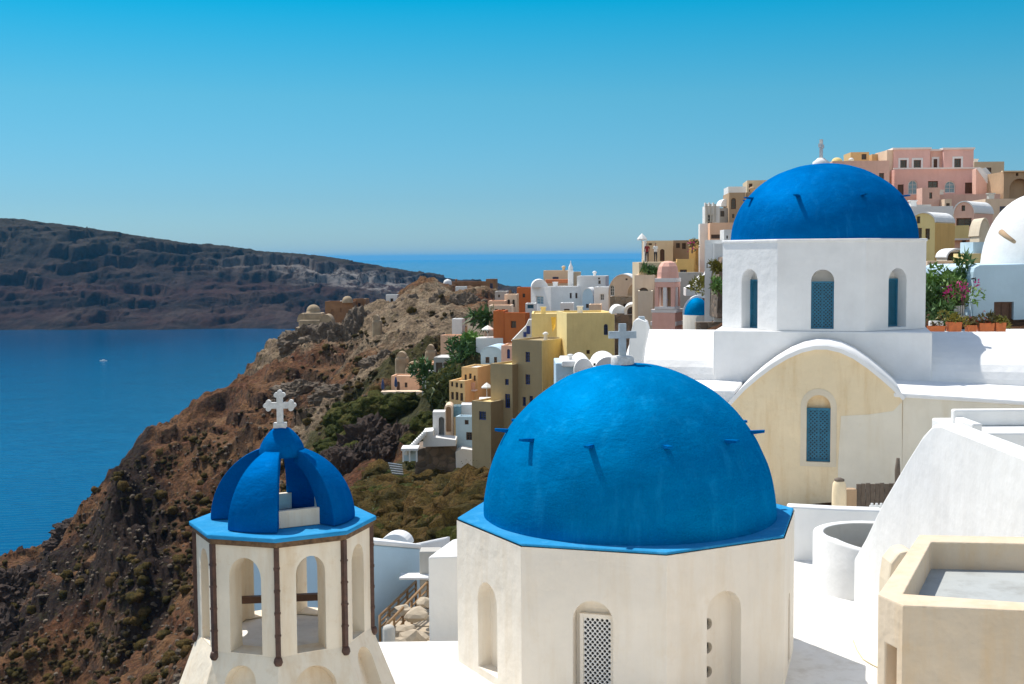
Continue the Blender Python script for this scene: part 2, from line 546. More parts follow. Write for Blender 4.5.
def latin_cross(base, hgt, arm, w, th, yaw, parent, mat, at_h=.62):
    c, s = math.cos(R(yaw)), math.sin(R(yaw))
    U = Vector((c, s, 0)); N = Vector((-s, c, 0))
    a = hgt * at_h
    pr = [(-w, 0), (w, 0), (w, a - w), (arm, a - w), (arm, a + w), (w, a + w), (w, hgt), (-w, hgt), (-w, a + w), (-arm, a + w), (-arm, a - w), (-w, a - w)]
    mb = MB()
    O = Vector(base) - N * th / 2
    mb.wall(O, U, Z, pr); mb.wall(O + N * th, -U, Z, [(-x, y) for x, y in pr][::-1])
    for i in range(len(pr)):
        j = (i + 1) % len(pr)
        p, q = O + U * pr[i][0] + Z * pr[i][1], O + U * pr[j][0] + Z * pr[j][1]
        mb.poly([p, q, q + N * th, p + N * th])
    return mb.build('cross', mat, parent, bevel=.012)

def near_church():
    c = V3(2.323, 25.0, -5.2)
    zpl = c.z
    t = thing('domed_church', 'large near church with bright blue dome on a creamy white eight-sided drum', 'church', (c.x, c.y, H + ZT))
    Ro, a0 = 3.47, 5.9
    vs = octv(c, Ro, a0, H + ZT - 1.5)
    z0 = H + ZT - 1.5; z1 = zpl - .03
    mb = MB()
    for i in range(8):
        A, Bp = vs[i], vs[(i + 1) % 8]
        U = (Bp - A).normalized(); w = (Bp - A).length
        N = U.cross(Z)
        hs = []; deep = .28
        if i == 7:      # the front face, latticed window
            hs = [pxop(A, U, Z, 'a', 573, 613, 601, 735)]
        elif i == 0:
            hs = [pxop(A, U, Z, 'a', 707, 741, 591, 730)]
        elif i == 6:
            hs = [pxop(A, U, Z, 'a', 478, 497, 583, 672)]
        elif i in (1, 5):
            hs = [arch(w / 2 - .26, w / 2 + .26, 1.6, 3.0)]
        mb.wall(A, U, Z, rect(0, w, 0, z1 - z0), hs, deep)
        for h in hs:
            Q = A - N * deep
            if i == 0:
                cs = []
                for py in (624, 648, 672):
                    p = onplane(707.5, py, Q, N) - Q
                    cs.append(circ(p.dot(U), p.z, .105, 16))
                mb.wall(Q, U, Z, h, cs, .25)
                vb = MB(); vb.wall(Q - N * .12, U, Z, rect(min(x for x, y in cs[0]) - .05, max(x for x, y in cs[0]) + .05, min(y for x, y in cs[2]) - .05, max(y for x, y in cs[0]) + .05))
                vb.build('vent_pane', 'dark', t)
            else:
                mb.wall(Q, U, Z, h)
            if i == 7:
                # pierced white screen in a plain frame with a dark pane behind
                p0 = onplane(583, 616, A - N * .2, N) - (A - N * .2); p1 = onplane(612, 735, A - N * .2, N) - (A - N * .2)
                sx0, sx1 = p0.dot(U), p1.dot(U); ty1, ty0 = p0.z, p1.z
                Qs = A - N * .20
                fr = MB(); fr.wall(Qs + N * .045, U, Z, rect(sx0 - .05, sx1 + .05, ty0, ty1 + .06), [rect(sx0 + .012, sx1 - .012, ty0 + .02, ty1 - .012)], .06)
                for q in (rect(sx0 - .05, sx1 + .05, ty0, ty1 + .06),):
                    P = [Qs + N * .045 + U * a + Z * b for a, b in q]
                    for k in range(4):
                        fr.poly([P[k], P[(k + 1) % 4], P[(k + 1) % 4] - N * .1, P[k] - N * .1])
                fo = fr.build('window', 'warm_white', t)
                sc = MB(); hl = []
                pitch = (sx1 - sx0) / 6.0
                row = 0; y = ty0 + .09
                while y < ty1 - .05:
                    for k in range(6 if row % 2 == 0 else 5):
                        xx = sx0 + pitch * (k + .5 + (.5 if row % 2 else 0))
                        hl.append([(xx + .031 * q[0], y + .031 * q[1]) for q in ((1, 0), (.6, .75), (0, 1), (-.6, .75), (-1, 0), (-.6, -.75), (0, -1), (.6, -.75))])
                    y += pitch * .58; row += 1
                sc.wall(Qs, U, Z, rect(sx0, sx1, ty0, ty1), hl, .05)
                sc.build('pierced_screen', 'white', fo)
                bk = MB(); bk.wall(Qs - N * .055, U, Z, rect(sx0, sx1, ty0, ty1)); bk.build('pane', 'dark', fo)
    mb.build('drum_wall', 'warm_white', t, bevel=.025)
    # blue plate: an eight-sided slab a little wider than the wall
    pm = MB(); pl = octv(c, Ro - .015, a0, zpl - .028); pm.prism(pl, Z * .055)
    pm.build('roof_plate', 'plate_blue', t, bevel=.03)
    dc = Vector((c.x + .01, c.y, zpl + .02))
    rd = 2.93; hd = at(629, 365.5, c.y - .5).z - dc.z
    dome_mesh(dc, rd, hd, 120, 44, .018).build('dome', 'dome_blue', t)
    zr = at(589, 450, c.y - 2.6).z - dc.z
    dome_stubs(t, dc, rd, hd, zr, 11, -21.7, 'dome_blue_deep', .26, .10)
    top = Vector((dc.x - .12, dc.y, dc.z + hd))
    pb = MB(); pb.lathe(top - Z * .06, [(.235, 0), (.23, .17), (.20, .21), (.10, .22), (0, .22)], 24)
    pb.build('pedestal', 'cross_stone', t)
    latin_cross(top + Z * .14, .66, .275, .070, .10, 4, t, 'cross_grey', .66)
    return c
NC = near_church()

# =================================================================== bell tower
def bell_tower():
    c = V3(-3.723, 20.0, -4.225)
    zpl = c.z
    a0, Ro, Ri = 5.85, 1.40, 1.00
    zb = at(279, 658, 18.6).z
    t = thing('bell_tower', 'creamy octagonal bell tower with open arches and a slotted blue cap', 'bell tower', (c.x, c.y, H + ZT))
    zs = at(250, 657, 18.75).z; za = at(250, 558, 18.75).z
    vo, vi = octv(c, Ro, a0, zb), octv(c, Ri, a0, zb)
    hh = zpl - .10 - zb
    mb = MB(); ib = MB()
    for i in range(8):
        A, B = vo[i], vo[(i + 1) % 8]; U = (B - A).normalized(); w = (B - A).length
        hw = .235 if i != 7 else .27
        op = arch(w / 2 - hw, w / 2 + hw, max(.02, zs - zb), za - zb, 12, hw * 1.15)
        N = U.cross(Z); th = (Ro - Ri) * math.cos(math.pi / 8)
        mb.wall(A, U, Z, rect(0, w, 0, hh), [op], th)
        A2, B2 = vi[i], vi[(i + 1) % 8]; w2 = (B2 - A2).length
        op2 = [(w2 / 2 + (a - w / 2), b) for a, b in op]
        mb.wall(A2, U, Z, rect(0, w2, 0, hh), [op2], 0)
    mb.build('arcade_wall', 'tower_white', t)
    fb = MB(); fb.prism(octv(c, Ri - .002, a0, zb - .2), Z * .19); fb.build('floor', 'terrace_white', t)
    cb = MB(); cb.prism(octv(c, Ri - .002, a0, zpl - .16), Z * .08); cb.build('ceiling', 'tower_white', t)
    # the beam the bell rope hangs on
    bb = MB(); bb.box((c.x + .05, c.y + .45, zb + .42), (2.05, .10, .11), R(8)); bb.build('beam', 'brown_wood', t)
    # worn cement drip line, then the blue plate
    cm = MB(); cm.prism(octv(c, Ro + .05, a0, zpl - .125), Z * .085); cm.build('cornice', 'cement_worn', t)
    pm = MB(); pm.prism(octv(c, Ro + .10, a0, zpl - .038), Z * .07); pm.build('roof_plate', 'plate_blue', t, bevel=.02)
    # brown down-pipes on the eight corners
    for i in range(8):
        d = (vo[i] - Vector((c.x, c.y, zb))).normalized()
        tt = Z.cross(d)
        q = MB()
        p = vo[i] + d * .012
        q.prism([p - tt * .042 - d * .03, p + tt * .042 - d * .03, p + tt * .034 + d * .035, p - tt * .034 + d * .035], Z * (hh - .03))
        for k in range(1, 5):
            zz = p + Z * (hh * k / 5 - .02)
            q.prism([zz - tt * .05 - d * .03, zz + tt * .05 - d * .03, zz + tt * .042 + d * .043, zz - tt * .042 + d * .043], Z * .03)
        q.lathe(p + d * .01 - Z * .045, [(0, -.085), (.05, -.07), (.072, -.02), (.06, .035), (.045, .06), (0, .06)], 12)
        q.build('corner_pipe', 'pipe_brown', t)
    # flaring foot with blind arches
    ft = MB(); R2, dz = 1.98, 1.5
    lo = octv(c, R2, a0, zb - dz)
    hi = octv(c, Ro + .003, a0, zb)
    for i in range(8):
        A, B = lo[i], lo[(i + 1) % 8]; U = (B - A).normalized(); w = (B - A).length
        mid_lo = (A + B) / 2; mid_hi = (hi[i] + hi[(i + 1) % 8]) / 2
        Vv = (mid_hi - mid_lo).normalized(); ln = (mid_hi - mid_lo).length; wt = (hi[i] - hi[(i + 1) % 8]).length
        outl = [(0, 0), (w, 0), (w / 2 + wt / 2, ln), (w / 2 - wt / 2, ln)]
        hs = [arch(w / 2 - .33, w / 2 + .33, .25, ln - .20, 12)] if i == 0 else ([arch(w / 2 - .30, w / 2 + .22, .2, ln - .16, 12)] if i in (7, 1) else [])
        ft.wall(A, U, Vv, outl, hs, .22)
        for h in hs:
            ft.wall(A - U.cross(Vv) * .22, U, Vv, h)
    l2 = octv(c, R2, a0, H + ZT - 3)
    for i in range(8):
        ft.poly([l2[i], l2[(i + 1) % 8], lo[(i + 1) % 8], lo[i]])
    for i in range(8):
        j = (i + 1) % 8
        ft.poly([hi[i], hi[j], vi[j], vi[i]])
    ft.build('flared_foot', 'tower_white', t)
    # a buttress wing towards the big church
    bw = MB()
    ang = R(64.5); d = Vector((math.sin(ang), -math.cos(ang), 0)); tt = Vector((math.cos(ang), math.sin(ang), 0))
    p0 = Vector((c.x, c.y, zb))
    # four thick shell petals with gaps between them
    zb2 = zpl + .04
    for k in range(4):
        A0 = -37 + 90 * k; A1 = A0 + 43
        rows, cols = 18, 14
        pb = MB()
        out, inn = [], []
        for i in range(rows + 1):
            ph = R(72 * i / rows)
            ro, zo = 1.155 * math.cos(ph), 1.19 * math.sin(ph)
            ri, zi = max(.14, .80 * math.cos(ph)), .98 * math.sin(ph)
            ro_l, ri_l = [], []
            for j in range(cols + 1):
                a = R(A0 + (A1 - A0) * j / cols)
                ro_l.append(Vector((c.x + ro * math.sin(a), c.y - ro * math.cos(a), zb2 + zo)))
                ri_l.append(Vector((c.x + ri * math.sin(a), c.y - ri * math.cos(a), zb2 + zi)))
            out.append(ro_l); inn.append(ri_l)
        for i in range(rows):
            for j in range(cols):
                pb.poly([out[i][j], out[i][j + 1], out[i + 1][j + 1], out[i + 1][j]], 0, True)
                pb.poly([inn[i][j], inn[i + 1][j], inn[i + 1][j + 1], inn[i][j + 1]], 0, True)
            pb.poly([inn[i][0], out[i][0], out[i + 1][0], inn[i + 1][0]])
            pb.poly([out[i][cols], inn[i][cols], inn[i + 1][cols], out[i + 1][cols]])
        for j in range(cols):
            pb.poly([out[rows][j], out[rows][j + 1], inn[rows][j + 1], inn[rows][j]])
            pb.poly([out[0][j + 1], out[0][j], inn[0][j], inn[0][j + 1]])
        pb.build('cap_petal', 'petal_blue', t, bevel=.018)
        # low white sill closing the foot of each gap
        am = R(A1 + 22.5); dd = Vector((math.sin(am), -math.cos(am), 0)); uu = Vector((math.cos(am), math.sin(am), 0))
        sb = MB(); q = Vector((c.x, c.y, zb2 - .002)) + dd * .66 - uu * .37
        sb.obox(q, uu * .74, dd * .10, Z * .27); sb.build('sill', 'tower_white', t, bevel=.01)
    lb = MB()
    lb.lathe((c.x, c.y, zb2), [(.10, 1.00), (.37, 1.02), (.365, 1.10), (.335, 1.20), (.28, 1.30), (.20, 1.40), (.13, 1.46), (.08, 1.475), (.06, 1.48), (0, 1.48)], 40)
    lb.build('cap_crown', 'petal_blue', t)
    # budded stone cross
    zc = zb2 + 1.47
    U = Vector((1, 0.05, 0)).normalized(); N = Vector((-U.y, U.x, 0))
    xb = MB(); O = Vector((c.x - .02, c.y, zc))
    xb.obox(O - U * .10 - N * .08, U * .20, N * .16, Z * .08)
    hgt, ch, w = .60, .36, .048
    xb.obox(O - U * w - N * .045 + Z * .08, U * 2 * w, N * .09, Z * (hgt - .14))
    xb.obox(O - U * .19 - N * .0425 + Z * (ch - w), U * .38, N * .085, Z * 2 * w)
    def bud(x, z, r, th):
        P = O + U * x + Z * z - N * th / 2
        xb.prism([P + U * r * math.cos(2 * math.pi * i / 14) + Z * r * math.sin(2 * math.pi * i / 14) for i in range(14)], N * th)
    for x, z, ax in ((-.18, ch, 0), (.18, ch, 0), (0, hgt - .07, 1)):
        bud(x, z, .050, .102)
        sg = (1 if x > 0 else -1)
        if ax == 0:
            bud(x + sg * .045, z, .038, .097); bud(x, z + .052, .040, .099); bud(x, z - .052, .040, .099)
        else:
            bud(x, z + .045, .038, .097); bud(x - .052, z, .040, .099); bud(x + .052, z, .040, .099)
    xb.build('cross', 'cross_stone', t, weld=False)
bell_tower()

# =================================================================== church at the back
def lattice(parent, O, U, V, x0, x1, t0, t1, back):
    """teal timber shutter: frame, diagonal lath, dark board behind"""
    N = U.cross(V); Q = O - N * back
    fb = MB(); fw = .07
    fb.wall(Q, U, V, rect(x0, x1, t0, t1), [rect(x0 + fw, x1 - fw, t0 + fw, t1 - fw)], .06)
    cx = (x0 + x1) / 2
    fb.obox(Q + U * (cx - .02) + V * (t0 + fw) - N * .045, U * .04, V * (t1 - t0 - 2 * fw), N * .04)
    fo = fb.build('window', 'teal', parent)
    lb = MB(); a0, a1, b0, b1 = x0 + fw, x1 - fw, t0 + fw, t1 - fw
    stepd = .14
    for sgn, off in ((1, .035), (-1, .045)):
        k = -(b1 - b0) - (a1 - a0)
        while k < (a1 - a0) + (b1 - b0):
            # line b = b0 + sgn*(a-a0) + k clipped to the frame
            pts = []
            for a in (a0, a1):
                bb = b0 + sgn * (a - a0) + k
                pts.append((a, bb))
            (xa, ya), (xb, yb) = pts
            def clip(xa, ya, xb, yb):
                t_0, t_1 = 0, 1
                dy = yb - ya
                for lim, up in ((b0, False), (b1, True)):
                    ta = (lim - ya) / dy if dy else 0
                    if (dy > 0) == up: t_1 = min(t_1, ta)
                    else: t_0 = max(t_0, ta)
                return t_0, t_1
            u0, u1 = clip(xa, ya, xb, yb)
            if u1 - u0 > .02:
                A = Q + U * (xa + (xb - xa) * u0) + V * (ya + (yb - ya) * u0) - N * off
                B = Q + U * (xa + (xb - xa) * u1) + V * (ya + (yb - ya) * u1) - N * off
                d = (B - A).normalized(); w = d.cross(N) * .022
                lb.poly([A - w, A + w, B + w, B - w])
            k += stepd
    lb.build('lattice', 'teal', fo, weld=False)
    pb = MB(); pb.wall(Q - N * .07, U, V, rect(x0, x1, t0, t1)); pb.build('panel', 'teal_dark', fo)

def back_church():
    c = V3(13.062, 52.5, 0)
    YW = R(-15)                              # the church is turned towards us
    T = Vector((math.cos(YW), math.sin(YW), 0)); NF = Vector((math.sin(YW), -math.cos(YW), 0))
    zt, a0 = H + .526, 7.5
    Ro = 4.345; a = Ro * math.cos(math.pi / 8); hb = a + .12
    L = lambda s, d, z: c + T * s + NF * d + Z * (z - c.z)      # along the facade, towards us, world height
    zm = onplane(824, 331, L(0, a, 0), NF).z
    t = thing('domed_church', 'white church behind with deep blue dome, teal shutters and a cream arched gable', 'church', (c.x, c.y, H - 8.3))
    vs = octv(c, Ro, a0, zm)
    mb = MB(); hh = zt - zm
    for i in range(8):
        A, B = vs[i], vs[(i + 1) % 8]; U = (B - A).normalized(); w = (B - A).length; N = U.cross(Z)
        hs = []
        if i == 7: hs = [pxop(A, U, Z, 'a', 811, 834, 269.5, 329)]
        if i == 6: hs = [pxop(A, U, Z, 'a', 741.5, 757.5, 269, 328.5)]
        if i == 0: hs = [pxop(A, U, Z, 'a', 888.5, 906.5, 268, 327)]
        dp = .62
        mb.wall(A, U, Z, rect(0, w, 0, hh), hs, dp)
        for h in hs:
            mb.wall(A - N * dp, U, Z, h)
            xs = [x for x, y in h]; ys = [y for x, y in h]
            lattice(t, A, U, Z, min(xs) + .003, max(xs) - .003, min(ys) + .003, min(ys) + (max(ys) - min(ys)) * (.80 if i == 7 else .82), .15 if i == 7 else .45)
    mb.build('drum_wall', 'church_white', t, bevel=.04)
    rp = MB(); rp.prism(octv(c, Ro + .05, a0, zt - .02), Z * .12); rp.build('drum_rim', 'church_white', t, bevel=.04)
    dc = Vector((c.x, c.y, zt + .06)); rd = 3.82; hd = at(824, 163.5, c.y).z - dc.z
    dome_mesh(dc, rd, hd, 110, 40, .02).build('dome', 'dome_blue_deep', t)
    dome_stubs(t, dc, rd, hd, at(796, 196, c.y - 2.7).z - dc.z, 8, -32, 'dome_blue_deep', .34, .16)
    top = dc + Z * hd - T * .12
    pb = MB(); pb.lathe(top - Z * .05, [(.36, 0), (.34, .12), (.22, .20), (.14, .28), (0, .28)], 24); pb.build('pedestal', 'church_white', t)
    latin_cross(top + Z * .20, .80, .34, .075, .12, 66, t, 'cross_stone', .66)
    zf = H - 9.3
    bb = MB()
    bb.prism([L(-hb, hb, zf), L(hb, hb, zf), L(hb, -hb, zf), L(-hb, -hb, zf)], Z * (zm - .01 - zf)); bb.build('base_block', 'church_white', t, bevel=.06)
    # arms: barrel vaults along the facade, left and right
    zc = H - 3.2; ze = H - 5.05; n = 22; ln = 7.75
    for sg in (-1, 1):
        prof = [(hb * math.cos(math.pi * i / n), ze + (zc - ze) * math.sin(math.pi * i / n) ** .9) for i in range(n + 1)]
        loop = [L(sg * (hb - .3), d, z) for d, z in prof] + [L(sg * (hb - .3), -hb, zf), L(sg * (hb - .3), hb, zf)]
        vb = MB(); vb.prism(loop, T * sg * ((ln if sg < 0 else 10.5) - hb + .3)); vb.build('side_vault', 'church_white', t, bevel=.05)
    # porch front
    dg = 8.35
    O = L(0, dg, zf); U = T
    f = lambda x, y: onplane(x, y, O, NF) - O
    arcpx = [(902.5, 400), (892, 389), (880, 378.5), (867, 368), (853, 358.5), (840, 352.5), (827, 349.5), (815, 349.5), (802, 352.5), (788, 358.5), (773, 367.5), (759, 378), (745, 390), (731, 405), (722, 418), (716, 432)]
    arcp = [(f(x, y).dot(U), f(x, y).z) for x, y in arcpx]
    op = pxop(O, U, Z, 'a', 806.5, 830.5, 395, 462)
    gb = MB()
    outl = [(arcp[-1][0], 0), (arcp[0][0], 0)] + arcp
    gb.wall(O, U, Z, outl, [op], .28)
    gb.wall(O - NF * .28, U, Z, op)
    for p, q in zip(outl, outl[1:] + outl[:1]):
        A, B = O + U * p[0] + Z * p[1], O + U * q[0] + Z * q[1]
        gb.poly([A, B, B - NF * 4.1, A - NF * 4.1])
    gb.build('gable_wall', 'cream_gable', t)
    xs = [x for x, y in op]; ys = [y for x, y in op]
    lattice(t, O, U, Z, min(xs) + .003, max(xs) - .003, min(ys) + .003, min(ys) + (max(ys) - min(ys)) * .80, .12)
    so = pxop(O, U, Z, 'a', 800.5, 836.5, 388.5, 466.5)
    sb = MB(); sb.wall(O + NF * .012, U, Z, so, [op], .012); sb.build('window_surround', 'beige_pale', t)
    # later lime wash over the lower right of the gable
    q = [f(x, y) for x, y in ((841, 416), (868, 414.5), (893, 411), (902, 402), (902, 520), (838, 520), (838, 466))]
    wb = MB(); wb.wall(O + NF * .009, U, Z, [(p.dot(U), p.z) for p in q][::-1]); wb.build('lime_wash', 'lime_white', t)
    # white rim of the vault
    rb = MB(); th = .14
    up = []
    for i, (p0, b) in enumerate(arcp):
        p, q = arcp[max(0, i - 1)], arcp[min(len(arcp) - 1, i + 1)]
        dx, dz = q[0] - p[0], q[1] - p[1]; l = math.hypot(dx, dz)
        up.append((p0 + dz / l * th, b - dx / l * th))
    P = lambda s, d: O + U * s[0] + Z * s[1] + NF * d
    for i in range(len(arcp) - 1):
        k = i + 1
        rb.poly([P(up[i], .10), P(up[k], .10), P(up[k], -4.0), P(up[i], -4.0)], 0, True)
        rb.poly([P(arcp[i], .10), P(arcp[k], .10), P(up[k], .10), P(up[i], .10)])
        rb.poly([P(arcp[i], .10), P(arcp[i], -.004), P(arcp[k], -.004), P(arcp[k], .10)], 0, True)
    rb.build('vault_rim', 'church_white', t, weld=True)
    # plain facade wall on the right with a flat white roof behind it, and the narrow piece on the left
    w0 = arcp[0][0] + .004
    zr = H - 4.95
    e = f(1070, 416)
    wb = MB(); hz_ = zr - zf - .06
    wb.prism([O + U * w0, O + U * e.dot(U), O + U * e.dot(U) + Z * (hz_ - .25), O + U * w0 + Z * hz_], -NF * .5)
    wb.build('facade_wall', 'lime_white', t, bevel=.03)
    rb = MB(); rb.prism([L(w0 - .3, dg + .05, zr - .06), L(e.dot(U) + .05, dg + .05, zr - .32), L(e.dot(U) + .05, hb - .1, zr - .2), L(w0 - .3, hb - .1, zr)], Z * .16)
    rb.build('flat_roof', 'church_white', t, bevel=.05)
    rb = MB(); s1 = arcp[13][0]
    rb.prism([L(s1 - 2.3, dg - .4, zr), L(s1 + .1, dg - .4, zr), L(s1 + .1, hb - .1, zr), L(s1 - 2.3, hb - .1, zr)], Z * -(zr - zf))
    rb.build('flat_roof', 'church_white', t, bevel=.05)
back_church()
# =================================================================== terrace and walls close by
def solid(name, mat, loop, vec, parent=None, bevel=.04):
    mb = MB(); mb.prism(loop, vec)
    return mb.build(name, mat, parent, bevel=bevel)
zt_ = H + ZT
o = solid('terrace_floor', 'terrace_white', [Vector((-4.9, 4, zt_)), Vector((24, 4, zt_)), Vector((24, 33.1, zt_)), Vector((1.2, 33.1, zt_)), Vector((1.0, 26.0, zt_)), Vector((-4.9, 25.9, zt_))], Z * -9, bevel=0)
tag(o, kind='structure')
o = solid('lower_terrace', 'terrace_white', [Vector((3, 33.105, H - 9.1)), Vector((24, 33.105, H - 9.1)), Vector((24, 47, H - 9.1)), Vector((3, 47, H - 9.1))], Z * -8, bevel=0)
tag(o, kind='structure')

# house block left of the large drum
def left_block():
    Y = 21.6 * KY
    A = at(428, 557, Y); B = at(458, 556.5, Y + .1)
    t = thing('house_annex', 'plain white annex block with reddish roof edge, between wooden stair and large drum', 'annex', (A.x + 1, Y + 1, zt_))
    mb = MB()
    back = at(446, 541, Y + 2.4)
    z1 = A.z
    pts = [Vector((A.x, Y, z1)), Vector((A.x + 2.0, Y + .2, z1)), Vector((A.x + 2.0, Y + 3.3, z1)), Vector((A.x + .45, Y + 1.7, z1))]
    mb.prism(pts, Z * -(z1 - zt_ + 5))
    mb.build('wall', 'white', t, bevel=.04)
    rb = MB(); q = [p for p in pts]
    rb.prism([q[0] * .35 + q[2] * .65 + Vector((0, -.45, .004)), q[1] + Vector((-.3, .25, .004)), q[2] + Vector((-.3, -.3, .004)), q[2] + Vector((-.85, -.45, .004))], Z * .09)
    rb.build('roof', 'salmon', t)
left_block()

def sunken_house():
    """blue-shaded wall and roofs left of the annex"""
    Y = 26.0 * KY
    t = thing('low_house', 'low white house with a shaded blue wall and humped roof, seen past the bell tower', 'house', at(395, 600, Y))
    a = at(372, 544.5, Y - 1.2); b = at(421, 549, Y + .6)
    mb = MB()
    zw = a.z
    d = (b - a); d.z = 0
    n = Vector((-d.y, d.x, 0)).normalized()
    L0 = Vector((a.x - .1, a.y, zw)); R0 = Vector((b.x, b.y, b.z))
    mb.prism([L0, R0, R0 + n * 4.2, L0 + n * 4.2], Z * -6)
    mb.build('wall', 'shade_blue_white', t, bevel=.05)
    rb = MB()
    e = [L0 + Z * .003 - n * .05, R0 + Z * .003 - n * .05, R0 + n * 4.2 + Z * .003, L0 + n * 4.2 + Z * .003]
    rb.prism(e, Z * .13); rb.build('roof', 'white', t, bevel=.04)
    # hump: little vault on the roof
    hb = MB(); p = at(394, 538, Y + 2.2); W_ = .42
    loop = [p + Vector((W_ * math.cos(math.pi * i / 12), 0, .36 * math.sin(math.pi * i / 12) - .25)) for i in range(13)]
    hb.prism(loop, Vector((.1, .6, 0))); hb.build('roof_vault', 'white', t, bevel=.03)
    w2 = MB(); p0 = at(404, 547.5, Y + 1.2); p1 = at(446, 538.5, Y + 3.4)
    w2.prism([p0, p1, p1 + Vector((.1, .4, 0)), p0 + Vector((.1, .4, 0))], Z * -2.2); w2.build('parapet', 'white', t, bevel=.04)
    # grey step-down next to the wall
    g = MB(); q = av(419, 552, 25.4); g.box((q.x + .28, q.y + .3, q.z - .75), (.55, .5, 1.5)); g.build('gate_post', 'grey_plaster', t, bevel=.03)
    s_ = MB(); s_.box((q.x - .12, q.y - .05, q.z - .62), (.75, .5, .06)); s_.build('step', 'white', t, bevel=.02)
sunken_house()

def rail(name, label, p0, p1, n=4, h=.85):
    t = thing(name, label, 'handrail', p0, 'wooden rails of the sunken stair')
    d = p1 - p0
    mb = MB(); mb.tube([p0 + Z * h, p1 + Z * h], .035, 8); mb.build('handrail', 'rail_wood', t)
    for q in (.35, .65):
        mb = MB(); mb.tube([p0 + Z * h * q, p1 + Z * h * q], .025, 6); mb.build('rail_bar', 'rail_wood', t)
    for i in range(n + 1):
        p = p0 + d * (i / n)
        mb = MB(); mb.tube([p - Z * .25, p + Z * (h + .02)], .032, 6); mb.build('post', 'rail_wood', t)
ra, rb_ = av(383, 652, 22.8), av(428, 612, 24.2)
rail('stair_rail', 'nearer wooden stair rail, beside the pale rocks', av(385, 650, 22.8), av(428, 603, 25.2), 5, .55)
rail('stair_rail', 'farther wooden stair rail, against the blue-shaded wall', av(380, 634, 24.2), av(416, 598, 26.2), 4, .45)
def rock_mesh(r, seed, sub=3, sx=(1, 1, .8), rough=.35):
    from mathutils import noise as mn
    bm = bmesh.new(); bmesh.ops.create_icosphere(bm, subdivisions=sub, radius=1)
    sv = Vector((seed * 7.3, seed * 3.1, seed * 1.7))
    for v in bm.verts:
        d = v.co.normalized()
        k = 1 + rough * (mn.noise(d * 1.3 + sv) + .55 * mn.noise(d * 3.1 + sv) + .3 * mn.noise(d * 7 + sv))
        q = d * k
        # chip facets
        for f in range(5):
            n = Vector((math.sin(seed * 3 + f * 2.1), math.cos(seed * 5 + f * 1.3), math.sin(f * 1.9 + seed))).normalized()
            e = q.dot(n) - .82
            if e > 0: q -= n * e * .8
        v.co = Vector((q.x * sx[0], q.y * sx[1], q.z * sx[2])) * r
    me = bpy.data.meshes.new('rock'); bm.to_mesh(me); bm.free()
    return me
rocks = [(403, 628, .36, 'pale rock at the foot of the wooden stair, low and flat'), (414, 634, .42, 'largest pale rock below the annex wall'),
         (405, 607, .26, 'small rock halfway up the wooden stair'), (417, 612, .34, 'rounded rock under the annex corner'), (399, 640, .30, 'rock next to the short white post'), (424, 598, .24, 'topmost rock beside the wooden stair')]
for i, (px, py, r, lab) in enumerate(rocks):
    o = bpy.data.objects.new('rock', rock_mesh(r * .72, i + 2, 2, (1.2, 1, .75), .55)); COL.objects.link(o)
    o.data.materials.append(M['stair_stone']); o.location = at(px, py + 4, (22.8 + (640 - py) * .03) * KY)
    tag(o, lab, 'rock', 'rocks by the wooden stair')
mb = MB(); p = av(389, 645, 22.0); mb.lathe(p, [(.14, -.6), (.14, .36), (.12, .42), (.05, .46), (0, .46)], 16)
tag(mb.build('stone_post', 'grey_plaster'), 'short round-topped grey post at the stair foot', 'post')
# stair flight of pale stone
mb = MB()
for k in range(7):
    p = at(412, 645 - k * 6.5, (22.6 + k * .42) * KY)
    mb.box((p.x + .1, p.y, p.z - .75), (1.5, .45, 1.3))
tag(mb.build('stone_stair', 'stair_stone', bevel=.03), 'pale stone steps going down between the annex and the blue-shaded wall', 'stair')

# long low wall behind the big drum, at right
def low_wall():
    Y = 26.2 * KY
    a = at(790, 506, Y); m = at(836, 508.5, Y); b = at(890, 514, Y - .5)
    mb = MB(); z = zt_ - .3
    loop = [Vector((a.x, Y, z)), Vector((b.x, Y, z)), Vector((b.x, Y, b.z)), Vector((m.x, Y, m.z)), Vector((a.x, Y, a.z))]
    mb.prism(loop, Vector((0, .45, 0)))
    tag(mb.build('garden_wall', 'white', bevel=.06), 'low white wall between the large drum and the round basin', 'wall')
low_wall()

